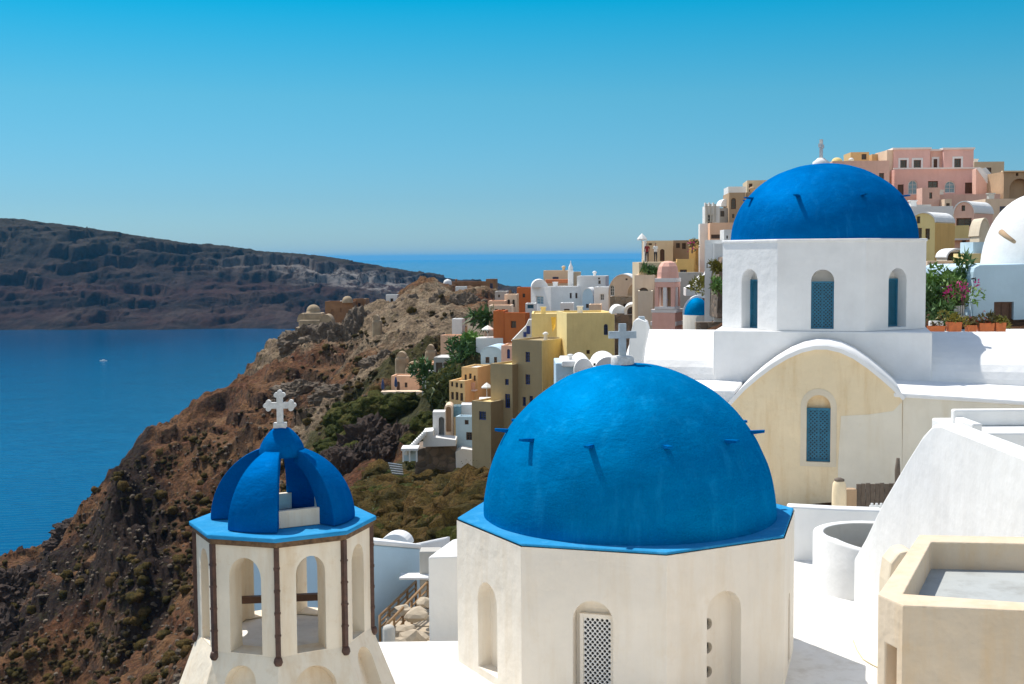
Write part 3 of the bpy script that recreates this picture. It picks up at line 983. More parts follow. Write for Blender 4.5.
def basin():
    c = av(873, 533, 24.0); r = 1.42; zr = at(856, 560, 28.65).z
    t = thing('round_basin', 'round white-walled pit with inner shade painted grey, at the foot of the stair wall', 'basin', (c.x, c.y, zt_))
    mb = MB(); w = .26
    zr0 = av(815, 533, 24).z
    n = 56; rows = []
    for i in range(n + 1):
        a = R(-235 + 350 * i / n)
        d = Vector((math.sin(a), -math.cos(a), 0))
        zz = zr0 + (zr - zr0) * min(1, max(0, (math.degrees(a) + 60) / 90)) if a > R(-180) else zr0
        rows.append((Vector((c.x, c.y, 0)) + d * r, Vector((c.x, c.y, 0)) + d * (r - w), zz))
    for p, q in zip(rows, rows[1:]):
        O0, I0, z0 = p; O1, I1, z1 = q
        X = lambda v, z: Vector((v.x, v.y, z))
        mb.poly([X(O0, zt_ - .2), X(O1, zt_ - .2), X(O1, z1), X(O0, z0)], 0, True)
        mb.poly([X(O0, z0), X(O1, z1), X(I1, z1), X(I0, z0)], 0, True)
        mb.poly([X(I0, z0), X(I1, z1), X(I1, zt_ - .2), X(I0, zt_ - .2)], 1, True)
    mb.build('ring_wall', ['white', 'grey_plaster'], t, bevel=.05)  # inner ring faces grey: the pit's shadow is put into their colour
    f = MB(); f.lathe((c.x, c.y, zr - .8), [(r - w + .02, 0), (0, .01)], 32); f.build('floor', 'grey_plaster', t)
    s_ = MB(); s_.box((c.x + .55, c.y + .35, zr - .2), (.8, .7, .5)); s_.build('inner_step', 'white', t, bevel=.04)
basin()

def stair_wall():
    X0 = 7.8
    PROF = [(22.6, zt_ - .2), (22.6, H - 6.95), (21.9, H - 6.3), (20.86, H - 5.19), (19.6, H - 4.05), (18.9, H - 3.45), (18.45, H - 3.16), (18.1, H - 3.08), (12.2, H - 3.08), (12.2, zt_ - .2)]
    mb = MB()
    mb.prism([Vector((X0, y * KY, z)) for y, z in PROF], Vector((.42, 0, 0)))
    t = thing('stair_wall', 'tall sloping white parapet of a stair, right of the round basin', 'wall', (X0, 22.5, zt_))
    mb.build('parapet', 'white', t, bevel=.07)
    # the flight it shields
    sb = MB()
    n = 16
    for k in range(n):
        y = (22.2 - k * .30) * KY; z = zt_ + .2 + k * .235
        sb.box((X0 + .42 + .75, y, (z + zt_) / 2 - .1), (1.5, .374, z - zt_ + .2))
    sb.build('flight', 'terrace_white', t)
stair_wall()

def roof_terrace_right():
    t = thing('roof_box', 'white roof box with a raised parapet above the stair wall', 'terrace', av(1000, 450, 27))
    Y = 26.5 * KY
    a = at(971.7, 434, Y); X0 = a.x; X1 = X0 + 5
    zt0 = at(985, 433, Y).z; zp = at(975, 410.5, Y + 1.2).z
    mb = MB(); mb.box(((X0 + X1) / 2, Y + 1.6, (zt0 + zt_) / 2), (X1 - X0, 3.2, zt0 - zt_)); mb.build('wall', 'white', t, bevel=.05)
    p = MB(); p.box(((X0 + X1) / 2, Y + 1.5, (zp + zt0) / 2 + .002), (X1 - X0, .28, zp - zt0)); p.build('parapet', 'white', t, bevel=.05)
    q = MB(); q.box((X0 + .14, Y + .66, (zp + zt0) / 2 + .002 - .1), (.28, 1.36, zp - zt0 - .2)); q.build('parapet', 'white', t, bevel=.05)
roof_terrace_right()

def tan_building():
    Y0 = 10.8 * KY
    z = at(903, 605, Y0).z
    P = lambda x, y: onz(x, y, z)
    t = thing('tan_house', 'tan plastered house corner with a sunken grey roof inside its parapet', 'house', P(903, 605) * 1 - Z * 3)
    A = P(878, 594); B = P(903, 605); Cc = P(1090, 613); Dd = P(1090, 538); E = P(919, 534.5)
    iB = P(903.5, 593.5); iC = P(1086, 606.5); iD = P(1086, 544.5); iE = P(931.5, 541.7)
    zb = zt_ - .3
    mb = MB()
    outer = [A, B, Cc, Dd, E]
    low = [Vector((p.x, p.y, zb)) for p in outer]
    # chamfer face carries a slot
    U = (B - A); U.z = 0; w = U.length; U.normalize()
    O = Vector((A.x, A.y, zb)); hh = z - zb
    slot = pxop(O, U, Z, 'r', 884.5, 895.5, 645.5, 760)
    mb.wall(O, U, Z, rect(0, w, 0, hh), [slot], .25)
    mb.wall(O - U.cross(Z) * .25, U, Z, slot)
    for i in (1, 2, 3, 4):
        j = (i + 1) % 5
        mb.poly([low[i], low[j], outer[j], outer[i]])
    inn = [iB, iC, iD, iE]
    dep = .40
    for a_, b_, c_, d_ in ((B, Cc, iC, iB), (Cc, Dd, iD, iC), (Dd, E, iE, iD)):
        mb.poly([a_, b_, c_, d_])
    mb.poly([E, A, iB, iE]); mb.poly([A, B, iB])
    for k in range(4):
        p, q = inn[k], inn[(k + 1) % 4]
        mb.poly([p, q, q - Z * dep, p - Z * dep])
    mb.build('wall', 'tan_house', t, bevel=.06)
    fb = MB(); zf = z - dep + .03
    fb.poly([Vector((p.x, p.y, zf)) for p in inn]); fb.build('roof', 'grey_floor', t)
tan_building()
# rounded cream wall end behind the tan parapet
mb = MB()
p = av(898, 583, 15.0); r = .15
loop = [p + Vector((-r, 0, -2.4)), p + Vector((r + .3, 0, -2.4)), p + Vector((r + .3, 0, .32)), p + Vector((.18, 0, .50)), p + Vector((.02, 0, .47)), p + Vector((-.11, 0, .30)), p + Vector((-r, 0, 0))]
mb.prism(loop, Vector((0, .5, 0)))
tag(mb.build('wall_end', 'beige_pale', bevel=.05), 'rounded cream end of a wall, just behind the tan parapet', 'wall')
# garden hose on the bright floor
pts = [onz(x, y, zt_ + .02) for x, y in ((853, 640), (857, 650), (863, 659), (871, 664), (879, 668), (890, 673))]
mb = MB(); mb.tube(pts, .013, 8); tag(mb.build('hose', 'hose'), 'thin yellowish hose lying on the sunlit floor by the stair wall', 'hose')

# weathered gate, yellow post and dark stake before the porch wall
def gate_things():
    Y = 31.0 * KY
    t = thing('wooden_gate', 'weathered brown plank gate leaning by the porch wall', 'gate', at(878, 510, Y))
    mb = MB(); a = at(856, 510, Y); b = at(898, 511, Y); zt0 = at(870, 484, Y).z
    n = 9
    for k in range(n):
        x0 = a.x + (b.x - a.x) * k / n; w = (b.x - a.x) / n
        mb.box((x0 + w / 2, Y + .01 * (k % 2), (zt0 + a.z) / 2 - .6), (w - .015, .05, zt0 - a.z + 1.2 + .03 * ((k * 7) % 3)))
    mb.build('planks', 'old_wood', t)
    m2 = MB()
    for zz in (.25, .6): m2.box(((a.x + b.x) / 2, Y + .06, a.z + zz), (b.x - a.x, .05, .09))
    m2.build('cross_rail', 'old_wood', t)
    mb = MB(); s0 = at(897.5, 545, Y - .3); mb.tube([s0, at(897.5, 470, Y - .3), at(898, 458, Y - .3)], [.09, .085, .05], 8)
    tag(mb.build('wooden_stake', 'old_wood'), 'grey upright stake at the right end of the plank gate', 'stake')
    p = at(839, 512, Y - .8); t2 = thing('gate_pillar', 'rounded cream gate pillar with a dark cap, left of the plank gate', 'pillar', p)
    mb = MB(); zt1 = at(839, 481, Y - .8).z - p.z
    mb.lathe(p, [(.23, -1.3), (.22, zt1 * .55), (.20, zt1 * .9), (.15, zt1)], 20); mb.build('shaft', 'cream_gable', t2)
    mb = MB(); mb.lathe(p + Z * zt1, [(.14, 0), (.155, .02), (.15, .06), (.06, .10), (0, .10)], 16); mb.build('cap', 'old_wood', t2)
    mb = MB(); q = at(850, 512, Y); mb.box((q.x, q.y, q.z - .15), (.35, .3, 1.8)); tag(mb.build('masonry_stub', 'brown_plaster', bevel=.04), 'brown masonry stub between the cream pillar and the gate', 'masonry')
    # slatted white bench end
    t3 = thing('bench', 'small white slatted bench peeping over the low wall', 'bench', av(880, 516, 28))
    mb = MB(); q = av(879, 511, 28)
    for k in range(4): mb.box((q.x - .2 + k * .13, q.y, q.z + .0), (.06, .05, .45))
    mb.build('backrest', 'white', t3)
    mb = MB(); mb.box((q.x, q.y - .03, q.z + .14), (.55, .05, .07)); mb.build('top_rail', 'white', t3)
gate_things()

# =================================================================== white house at far right, pots, garden
def right_house():
    Y = 47.0 * KY
    t = thing('vaulted_house', 'tall white vaulted house with a shaded blue wall and brown door, right edge', 'house', at(1000, 330, Y))
    zb = at(1000, 333, Y).z - 3
    O = Vector((0, Y, zb)); U = Vector((1, 0, 0))
    f = lambda x, y: (onplane(x, y, O, Vector((0, -1, 0))) - O)
    pts = [f(973.5, 272), f(975, 267.5), f(980, 265), f(1024, 264), f(1075, 264)]
    ol = [(pts[0].x, 0), (pts[-1].x, 0)] + [(p.x, p.z) for p in pts[::-1]]
    mb = MB()
    facade(mb, t, O, U, Z, ol, [('r', 994, 1013.5, 302, 331, 'door', 'brown_wood', 'brown_wood')], .3)
    D = Vector((0, 7, 0))
    for p, q in zip(ol, ol[1:] + ol[:1]):
        A, B = O + U * p[0] + Z * p[1], O + U * q[0] + Z * q[1]
        mb.poly([A, B, B + D, A + D])
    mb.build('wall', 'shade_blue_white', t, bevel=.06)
    # white vault rising behind: curved front
    vb = MB(); Yv = Y + 1.0
    c = at(1060, 264, Yv + 4.5); zb2 = at(1000, 268, Yv).z - .5
    rad = c.x - at(985, 262, Yv + 4.5).x
    hz = at(1060, 190, Yv + 4.5).z - zb2
    prof = [(rad, 0), (rad, .3)] + [(rad * math.cos(a) ** .72 , .3 + (hz - .3) * math.sin(a)) for a in [R(x) for x in range(6, 90, 6)]] + [(0, hz)]
    vb.lathe((c.x, c.y, zb2), prof, 56)
    vb.build('vault', 'white', t)
    # spout
    q = MB(); s0 = at(1006, 236, Yv + 1.9); e = s0 + Vector((.12, -.75, -.30))
    q.tube([s0 + Vector((-.04, .5, .2)), s0, e], [.15, .13, .09], 12); q.build('spout', 'brown_plaster', t)
    lp = MB(); b0 = at(974, 279, Y - .2); lp.tube([b0 + Vector((0, .3, 0)), b0 + Vector((-.02, -.2, .05)), b0 + Vector((-.02, -.25, -.08))], .035, 6); lp.build('wall_lamp', 'dark', t)
right_house()

LEAF = {}
def leafmat(name, c1, c2, c3=None, trans=.25):
    m, nt, b = newmat(name)
    pos = nd(nt, 'ShaderNodeNewGeometry')
    n = noise_tex(nt, pos.outputs['Position'], .9, 6, .75)
    st = [(.30, c1), (.68, c2)] + ([(.78, c3)] if c3 else [])
    c = ramp(nt, n, st)
    r = nd(nt, 'ShaderNodeHueSaturation')
    rnd = nd(nt, 'ShaderNodeMath', operation='MULTIPLY_ADD'); rnd.inputs[1].default_value = .4; rnd.inputs[2].default_value = .8
    nt.links.new(pos.outputs['Random Per Island'], rnd.inputs[0]); nt.links.new(rnd.outputs[0], r.inputs['Value'])
    nt.links.new(c, r.inputs['Color']); nt.links.new(r.outputs[0], b.inputs['Base Color'])
    b.inputs['Roughness'].default_value = .6
    MATS[name] = m
leafmat('leaf_green', (.060, .148, .034), (.199, .332, .066), (.364, .432, .099))
leafmat('leaf_dark', (.034, .086, .027), (.117, .217, .053), (.199, .282, .066))
leafmat('leaf_yellow', (.10, .11, .015), (.26, .22, .03))
leafmat('leaf_dry', (.081, .067, .025), (.162, .128, .041), (.230, .162, .061))
leafmat('leaf_scrub', (.059, .057, .017), (.158, .121, .034), (.272, .169, .059))
leafmat('leaf_scrub_green', (.037, .057, .014), (.110, .135, .031), (.185, .168, .051))
leafmat('bloom_magenta', (.40, .015, .16), (.65, .03, .28))
leafmat('bloom_red', (.30, .015, .012), (.45, .03, .02))
flat('bark', (.10, .07, .05), .9)

def leaves(mb, pts, size, m=0, el=1.6, rng=random):
    for p, nr in pts:
        d = (nr * .8 + Vector((rng.gauss(0, 1), rng.gauss(0, 1), rng.gauss(.3, .8)))).normalized()
        u = d.cross(Vector((rng.random(), rng.random(), rng.random() + .1))).normalized()
        s_ = size * rng.uniform(.6, 1.3)
        i = len(mb.v)
        mb.v += [p - d * s_ * .3, p + u * s_ * .4, p + d * s_ * el, p - u * s_ * .4]
        mb.f.append((i, i + 1, i + 2, i + 3)); mb.m.append(m); mb.s.append(False)
def clump_pts(c, r, n, rng=random, sx=(1, 1, .8), lumps=6):
    cs = [(c + Vector((rng.gauss(0, .5) * r * sx[0], rng.gauss(0, .5) * r * sx[1], rng.gauss(0, .42) * r * sx[2])), r * rng.uniform(.35, .62)) for _ in range(lumps)]
    out = []
    for _ in range(n):
        cc, rr = rng.choice(cs)
        d = Vector((rng.gauss(0, 1), rng.gauss(0, 1), rng.gauss(.15, 1))).normalized()
        p = cc + d * rr * rng.uniform(.6, 1.05)
        out.append((p, (d + (p - c).normalized() * .5).normalized()))
    return out
def plant(name, label, base, r, h, mat, n=500, size=.12, cat='plant', group=None, lumps=7, trunk=True, bloom=None, el=1.7):
    t = thing(name, label, cat, base, group)
    rng = random.Random(int(base.x * 91 + base.y * 17 + r * 100))
    mb = MB(); c = base + Z * h
    leaves(mb, clump_pts(c, r, n, rng, (1, 1, .85), lumps), size, 0, el, rng)
    if trunk:
        tb = MB(); tb.tube([base - Z * .3, base + Z * h * .5 + Vector((.05 * r, 0, 0)), c], [.09 * r + .02, .07 * r + .015, .02], 7)
        for k in range(4):
            d = Vector((rng.gauss(0, 1), rng.gauss(0, 1), .7)).normalized()
            tb.tube([base + Z * h * .55, c + d * r * .6], [.04 * r + .01, .01], 5)
        tb.build('trunk', 'bark', t, weld=False)
    mb.build('crown', mat, t, weld=False)
    if bloom:
        bb = MB(); leaves(bb, clump_pts(c + Z * r * .1, r * .95, n // 2, rng, (1, 1, .8), lumps), size * .9, 0, 1.0, rng); bb.build('blossom', bloom, t, weld=False)
    return t

YG = 46.0 * KY
plant('shrub', 'yellow-green leafy shrub at the top left of the garden', at(943, 318, YG + 1), .95, 1.55, 'leaf_green', 650, .16, 'shrub')
plant('shrub', 'dark green shrub next to the drum of the back church', at(932, 322, YG), .75, 1.15, 'leaf_dark', 520, .15, 'shrub')
plant('shrub', 'dark spiky shrub against the shaded blue wall', at(958, 312, YG + 2.5), 1.0, 1.35, 'leaf_dark', 620, .17, 'shrub', el=2.4)
plant('shrub', 'grey-green shrub in the middle of the garden', at(953, 322, YG - .5), .62, .95, 'leaf_scrub_green', 420, .14, 'shrub')
plant('shrub', 'broad-leaved dark shrub low down behind the planters', at(940, 326, YG - 1), .7, .45, 'leaf_dark', 420, .17, 'shrub')
plant('bougainvillea', 'magenta bougainvillea in the garden', at(962, 314, YG - .9), .75, .95, 'leaf_green', 260, .13, 'shrub', bloom='bloom_magenta')
def planter(px0, px1, y0, y1, lab, mat, rr, n, bl=None):
    Y = 43.5 * KY
    a = at(px0, y1, Y); b = at(px1, y1, Y); zt0 = at(px0, y0, Y).z
    w = b.x - a.x; h = zt0 - a.z
    t = thing('planter', lab, 'planter', ((a.x + b.x) / 2, Y, a.z), 'terracotta planters on the white wall')
    mb = MB(); d = .42
    ax, bx = a.x + w * .05, b.x - w * .05
    lo = [Vector((ax, Y - d * .44, a.z)), Vector((bx, Y - d * .44, a.z)), Vector((bx, Y + d * .44, a.z)), Vector((ax, Y + d * .44, a.z))]
    hi = [Vector((a.x, Y - d / 2, zt0)), Vector((b.x, Y - d / 2, zt0)), Vector((b.x, Y + d / 2, zt0)), Vector((a.x, Y + d / 2, zt0))]
    inn = [Vector((p.x + (.04 if k in (0, 3) else -.04), p.y + (.04 if k < 2 else -.04), zt0)) for k, p in enumerate(hi)]
    mb.poly(lo[::-1])
    for k in range(4):
        j = (k + 1) % 4
        mb.poly([lo[k], lo[j], hi[j], hi[k]]); mb.poly([hi[k], hi[j], inn[j], inn[k]]); mb.poly([inn[k], inn[j], inn[j] - Z * .08, inn[k] - Z * .08])
    mb.poly([p - Z * .07 for p in inn])
    mb.build('box', 'terracotta', t)
    rng = random.Random(px0)
    lb = MB(); leaves(lb, clump_pts(Vector(((a.x + b.x) / 2, Y, zt0 + rr * .4)), rr, n, rng, (w * .8 / rr if w > rr else 1, .45, .8), 6), .09, 0, 1.6, rng)
    if bl: leaves(lb, clump_pts(Vector(((a.x + b.x) / 2, Y, zt0 + rr * .55)), rr, n // 6, rng, (1, .45, .8), 5), .06, 1, 1.0, rng)
    lb.build('plant', [mat] + ([bl] if bl else []), t, weld=False)
planter(928, 944, 326, 331.5, 'long low terracotta planter beside the drum wall, nearly bare', 'leaf_dry', .12, 60)
planter(947, 960.5, 322, 331.5, 'terracotta planter with a bright yellow-green plant', 'leaf_yellow', .42, 330)
planter(966, 975.5, 325, 331.5, 'small terracotta planter with a brownish plant, under the house corner', 'leaf_dry', .30, 200, 'bloom_red')
planter(978, 993, 323, 331.5, 'wide terracotta planter of reddish-green succulents by the brown door', 'leaf_scrub', .30, 260, 'bloom_red')
planter(994, 1004.5, 322.5, 331.5, 'square terracotta planter directly in front of the brown door', 'leaf_yellow', .26, 180)
mb = MB(); a = av(927, 331.6, 44.5); b = av(1080, 331.6, 44.5)
mb.box(((a.x + b.x) / 2, 45.4 * KY, a.z - .75), (b.x - a.x, 4.4, 1.5)); tag(mb.build('garden_ledge', 'white', bevel=.04), 'white ledge carrying the row of terracotta planters', 'wall')
# short white wall with a grey shutter behind the pots
t = thing('garden_bench', 'pale grey slatted bench standing among the shrubs', 'bench', av(960, 318, 45.2))
mb = MB(); q = av(959, 311, 45.2)
for k in range(5): mb.box((q.x - .2 + k * .1, q.y, q.z), (.07, .04, .5))
mb.build('backrest', 'metal_grey', t)
mb = MB(); mb.box((q.x, q.y - .2, q.z - .22), (.55, .42, .05)); mb.build('seat', 'metal_grey', t)
for sx in (-.22, .22):
    mb = MB(); mb.box((q.x + sx, q.y - .35, q.z - .5), (.05, .05, .55)); mb.build('leg', 'metal_grey', t)
mb = MB(); q = av(936, 323, 45); mb.box((q.x, q.y, q.z - .2), (.62, .25, .6)); tag(mb.build('low_wall', 'white', bevel=.04), 'stub of white wall behind the leftmost planter', 'wall')
# =================================================================== the village
G = 'houses stepping down the cliff'
def hs(*a, **k):
    k.setdefault('group', G)
    return house(*a, **k)
def box_part(t, name, mat, x0, x1, y0, y1, Y, d, bevel=0, extra=0):
    Y = Y * KY
    a = at(x0, y1, Y); b = at(x1, y0, Y)
    mb = MB(); mb.box(((a.x + b.x) / 2, Y + d / 2, (a.z + b.z) / 2 - extra / 2), (b.x - a.x, d, b.z - a.z + extra))
    return mb.build(name, mat, t, bevel=bevel)
def vault_part(t, name, mat, x0, x1, ytop, yspring, Y, d, yaw=0):
    a = av(x0, yspring, Y); b = av(x1, yspring, Y); tp = av((x0 + x1) / 2, ytop, Y).z
    r = (b.x - a.x) / 2; c = (a + b) / 2; n = 16
    loop = [c + Vector((r * math.cos(math.pi * i / n), 0, (tp - c.z) * math.sin(math.pi * i / n))) for i in range(n + 1)]
    mb = MB(); mb.prism(loop, Vector((d * math.sin(R(yaw)), d * math.cos(R(yaw)), 0)))
    return mb.build(name, mat, t)

# ---- yellow and olive mansion below the white churches
h = hs('townhouse', 'big three-storey house, olive front and yellow side, above the large dome', 542, 105, 33, 340.5, 440, 'olive', xl=512.6, xr=568,
       opsL=[('r', 525.5, 530, 352, 362) + BW, ('r', 525.5, 530.2, 374.5, 384.5) + BW, ('r', 522.6, 525.8, 397, 406) + BW, ('r', 529.5, 533, 396, 406) + BW], extra=4)
yw = MB()   # yellow coat on the right flank
t = h['t']; P = h['B'] + h['dr'].cross(Z) * .03
yw.obox(P, h['dr'] * h['D'], Z * (h['zt'] - h['B'].z - .02), h['dr'].cross(Z) * .05); yw.build('side_wall', 'yellow', t)
cp = MB(); tp_ = h['P'] + Z * (h['h'] + .004)
cp.obox(tp_ + h['dl'] * h['L'] * .93 + h['dr'] * .3 - Z * .3, -h['dl'] * h['L'] * .86, h['dr'] * (h['D'] - .6), Z * .06); cp.build('terrace', 'yellow_roof', t)
h2 = hs('townhouse', 'lower olive house wing with a flat sandy roof and two dark windows', 512.8, 105.6, 33, 364.5, 440, 'olive', xl=491, D=7, roofmat='yellow_roof',
        opsL=[('r', 505, 508.7, 379, 385) + BW, ('r', 505, 510.2, 394, 408) + BW], extra=4)
hs('townhouse', 'lowest olive wall block with a sandy coping, left of the olive house', 491, 104.5, 33, 402, 436, 'olive', xl=472, D=5, roofmat='yellow_roof', extra=6)
hy = hs('townhouse', 'tall yellow house set back, with a blue arched door and a blue window', 567, 112, 2, 313.5, 392, 'yellow', xl=532, D=7, roofmat='yellow_roof',
        opsL=[('a', 558.5, 564.5, 328, 339.5) + BD])
hy2 = hs('townhouse', 'yellow house wing with one narrow blue window above the white chimneys', 614.5, 106, -8, 312.5, 395, 'yellow', xl=567, D=6, roofmat='yellow_roof',
         opsL=[('a', 603.8, 608, 324, 335) + BW, ('r', 586.5, 590, 350, 354) + DW])
mb = MB(); a = av(551, 317, 111.7); mb.poly([a, av(556, 317, 111.6), av(555.2, 329, 110.9), av(552.6, 329.5, 110.9)])
for p in list(mb.v): pass
d_ = MB(); d_.prism([av(551, 317, 111.6), av(556, 317, 111.6), av(555.4, 327, 111.0), av(552.6, 332, 110.8)], Vector((0, .06, 0)))
tag(d_.build('curtain', 'drape_yellow'), 'bright yellow cloth hanging from the yellow house wall', 'curtain')

# ---- ochre house with red balconies
ho = hs('house', 'ochre house with a stepped front, small windows and a white roof edge', 478, 117, 20, 367.5, 420, 'ochre', xl=462, xr=491, roofmat='white',
        opsL=[('r', 464.5, 466.7, 374.5, 381) + DW, ('r', 469, 471.6, 373.5, 381) + DW, ('r', 473.6, 475.6, 375.5, 381) + DW])
bl = MB(); P = ho['P'] + Z * (ho['h'] * .74)
hl = hs('house', 'lower ochre block with two rows of square windows, beside the scrub', 465, 115, 20, 381, 420, 'ochre', xl=449.5, D=5, roofmat='beige',
        opsL=[('r', 451, 453.8, 392, 399.5) + DW, ('r', 455.6, 458.4, 392, 400) + DW, ('r', 460, 463, 393, 401) + DW, ('r', 451, 453.2, 381.8, 386.5) + DW, ('r', 455.5, 458, 382.5, 387.5) + DW, ('r', 460, 462.5, 383.5, 388) + DW])
def balcony(parent, O, U, x0, x1, y0, y1, out, mat, n=10, bw=.06):
    N = U.cross(Z)
    p0 = onplane(x0, y1, O, N); p1 = onplane(x1, y1, O, N); zt = onplane((x0 + x1) / 2, y0, O, N).z
    w = (p1 - p0).dot(U); hh = zt - (p0.z + p1.z) / 2
    b = MB(); q = p0 + N * .004
    b.obox(q - Z * .15, U * w, N * out, Z * .15)
    rl = MB()
    for k in range(n + 1):
        rl.obox(q + U * (w - bw) * k / n + N * (out - .06), U * bw, N * .05, Z * (hh - .06))
    rl.obox(q + N * (out - .08) + Z * (hh - .06), U * w, N * .08, Z * .08)
    s_ = b.build('balcony', 'pink_trim', parent); rl.build('railing', mat, s_)
balcony(ho['t'], ho['OL'], -ho['dl'], 468, 477.5, 382, 389, .8, 'salmon', 9)

# ---- white cliff house with arches
hw = hs('house', 'white-and-blue cliff house with two dark windows over a rock wall', 478, 110, 14, 417, 449, 'shade_blue_white', xl=456, xr=482, roofmat='white', extra=1,
        opsL=[('r', 464.6, 468.6, 420, 424.6) + DW, ('r', 466, 472, 432.2, 440.2) + DW])
box_part(hw['t'], 'upper_storey', 'sky_pane', 453.5, 461, 406.5, 417, 112, 2.2)
box_part(hw['t'], 'upper_block', 'white', 461.2, 472, 404.5, 417, 113, 2.4, .05)
ha = thing('arched_loggia', 'white loggia with one large arch on the cliff terrace', 'loggia', av(439, 436, 109), G)
mb = MB(); O = av(433, 437, 109); w = av(445, 437, 109).x - O.x; hh = av(433, 412, 109).z - O.z
mb.wall(O, Vector((1, 0, 0)), Z, rect(0, w, -1, hh), [arch(w * .48, w * .96, .05, hh * .80)], .5)
for x0_, ext in ((0, 1), (w, 1)):
    mb.poly([O + Vector((x0_, 0, -1)), O + Vector((x0_, 0, hh)), O + Vector((x0_, 2, hh)), O + Vector((x0_, 2, -1))])
mb.poly([O + Vector((0, 0, hh)), O + Vector((w, 0, hh)), O + Vector((w, 2, hh)), O + Vector((0, 2, hh))])
mb.poly([O + Vector((0, 2, -1)), O + Vector((w, 2, -1)), O + Vector((w, 2, hh)), O + Vector((0, 2, hh))])
mb.build('wall', 'white', ha)
hv = thing('arched_house', 'narrow house front with a cream-edged tall arch, behind the loggia', 'house', av(448, 430, 111), G)
mb = MB(); O = av(444.5, 432, 111); w = av(453, 432, 111).x - O.x; hh = av(444, 404.8, 111).z - O.z
mb.wall(O, Vector((1, 0, 0)), Z, arch(0, w, -2, hh), [arch(w * .2, w * .8, .0, hh * .93)], .5)
A_ = [O + Vector((a, 0, b)) for a, b in arch(0, w, -2, hh)]
for p, q in zip(A_, A_[1:] + A_[:1]): mb.poly([p, q, q + Vector((0, 3, 0)), p + Vector((0, 3, 0))])
mb.build('wall', 'peach_pale', hv)
mb = MB(); mb.wall(O + Vector((0, .5, 0)), Vector((1, 0, 0)), Z, arch(w * .2, w * .8, .0, hh * .93)); mb.build('recess', 'brown_plaster', hv)
def poly_terrace(name, label, mat, pts, Y, th, cat='terrace', depth=3.0):
    t = []
    loop = [av(x, y, Y) for x, y in pts]
    mb = MB(); mb.prism(loop, Vector((0, depth, 0)))
    return tag(mb.build(name, mat, bevel=.03), label, cat, None)
poly_terrace('terrace_wall', 'white terrace wall stepping out in front of the cliff house', 'white', [(423, 447), (423, 432), (433, 431), (433, 437), (456, 440), (456, 446)], 107.5, 0)
poly_terrace('retaining_wall', 'bright white sloping retaining wall directly under the cliff house', 'white', [(456, 468), (455.5, 452), (462, 448.5), (480, 451), (479, 469)], 108.6, 0, 'wall', 4)
poly_terrace('rock_wall', 'dark rubble retaining wall below the cliff house terrace', 'rubble_dark', [(414, 492), (416, 450), (430, 446.3), (456, 446.3), (456, 468.4), (492, 469), (493, 492)], 108.9, 0, 'wall', 6)
# stairs running down to the left, pergola
st = thing('cliff_stair', 'white stair zigzagging down left from the cliff house', 'stair', av(415, 450, 107))
for k in range(12):
    x = 426 - k * 1.7; y = 432 + k * 1.75
    box_part(st, 'step', 'white', x - 3.2, x, y, y + 4, 107 - k * .12, 1.1)
pg = thing('pergola', 'small white-roofed pergola on the slope below the stair', 'pergola', av(411, 461, 105))
box_part(pg, 'roof', 'white', 401, 418, 448.5, 450.8, 104.4, 2.4)
for x in (402.5, 409, 416):
    box_part(pg, 'post', 'white', x, x + 1.2, 450.8, 462, 104.5, .14)
box_part(pg, 'back_wall', 'shade_blue_white', 404, 417.5, 451, 461, 106.6, .2)
sw = thing('slatted_roof', 'grey-white slatted awning lying on the rocks, lowest of the cliff house', 'awning', av(396, 470, 104))
for k in range(5):
    a = av(388 + k * .9, 463 + k * 2.5, 104 - k * .5); b = av(402 + k * .3, 465 + k * 2.3, 104.3 - k * .5)
    mb = MB(); mb.prism([a, b, b - Z * .14, a - Z * .14], Vector((0, .35, 0))); mb.build('slat', 'metal_grey', sw)

# ---- white houses of the middle distance
hc = hs('chapel', 'white chapel block with two dark windows and a low white roof', 551, 141, 55, 287, 318, 'white', xl=531, xr=583, roofmat='white',
        opsL=[('r', 535.8, 543.4, 296, 304.5) + ('window', 'white', 'sky_pane')], opsR=[('r', 569.8, 572, 293, 298.3) + DW, ('r', 575.4, 577.7, 293, 298.3) + DW])
vault_part(hc['t'], 'roof_vault', 'white', 531.5, 548, 279.5, 287.4, 142.5, 6)
hs('house', 'brown flat-topped house behind the white chapel', 568, 150, 4, 270.5, 296, 'tan', xl=543.5, D=5, roofmat='tan')
box_part(thing('tiled_roof', 'small orange tiled roof in front of the brown house', 'roof', av(555, 283, 147), None), 'tiles', 'roof_orange', 546, 569, 279.4, 283.4, 147, 2.5)
bt = thing('chapel_tower', 'slim white bell turret with pointed top against the sea', 'turret', av(570.6, 282, 146))
box_part(bt, 'shaft', 'white', 568.2, 573.2, 270, 283, 146, .75, extra=2)
mb = MB(); mb.wall(av(569.2, 271, 145.9), Vector((1, 0, 0)), Z, rect(0, .44, 0, .9)); 
p = av(570.7, 270, 146.37); mb = MB(); mb.lathe(p, [(.33, 0), (.33, .45), (.24, .62), (.16, .8), (.07, 1.05), (.035, 1.35), (0, 1.4)], 14); mb.build('pinnacle', 'white', bt)
hs('house', 'brown house end showing right of the bell turret', 581, 152, 3, 272, 292, 'tan', xl=573.4, D=4)
hs('house', 'long white house with two small windows under the sea horizon', 605.5, 143, 10, 276, 306, 'white', xl=577, D=5,
   opsL=[('r', 598.3, 600.6, 280.5, 284) + DW, ('r', 598, 600, 277.6, 279.3) + DW])
hs('house', 'small white barrel-vaulted house with one low window, beside the chapel', 593, 138, 10, 288.5, 314, 'shade_blue_white', xl=582.5, D=5, roof='vaultL', rise=1.0, roofmat='white',
   opsL=[('r', 586, 588.8, 304, 308) + DW])
hs('house', 'plain white house front left of the peach vault', 611, 132, 12, 287, 318, 'white', xl=594, D=4)
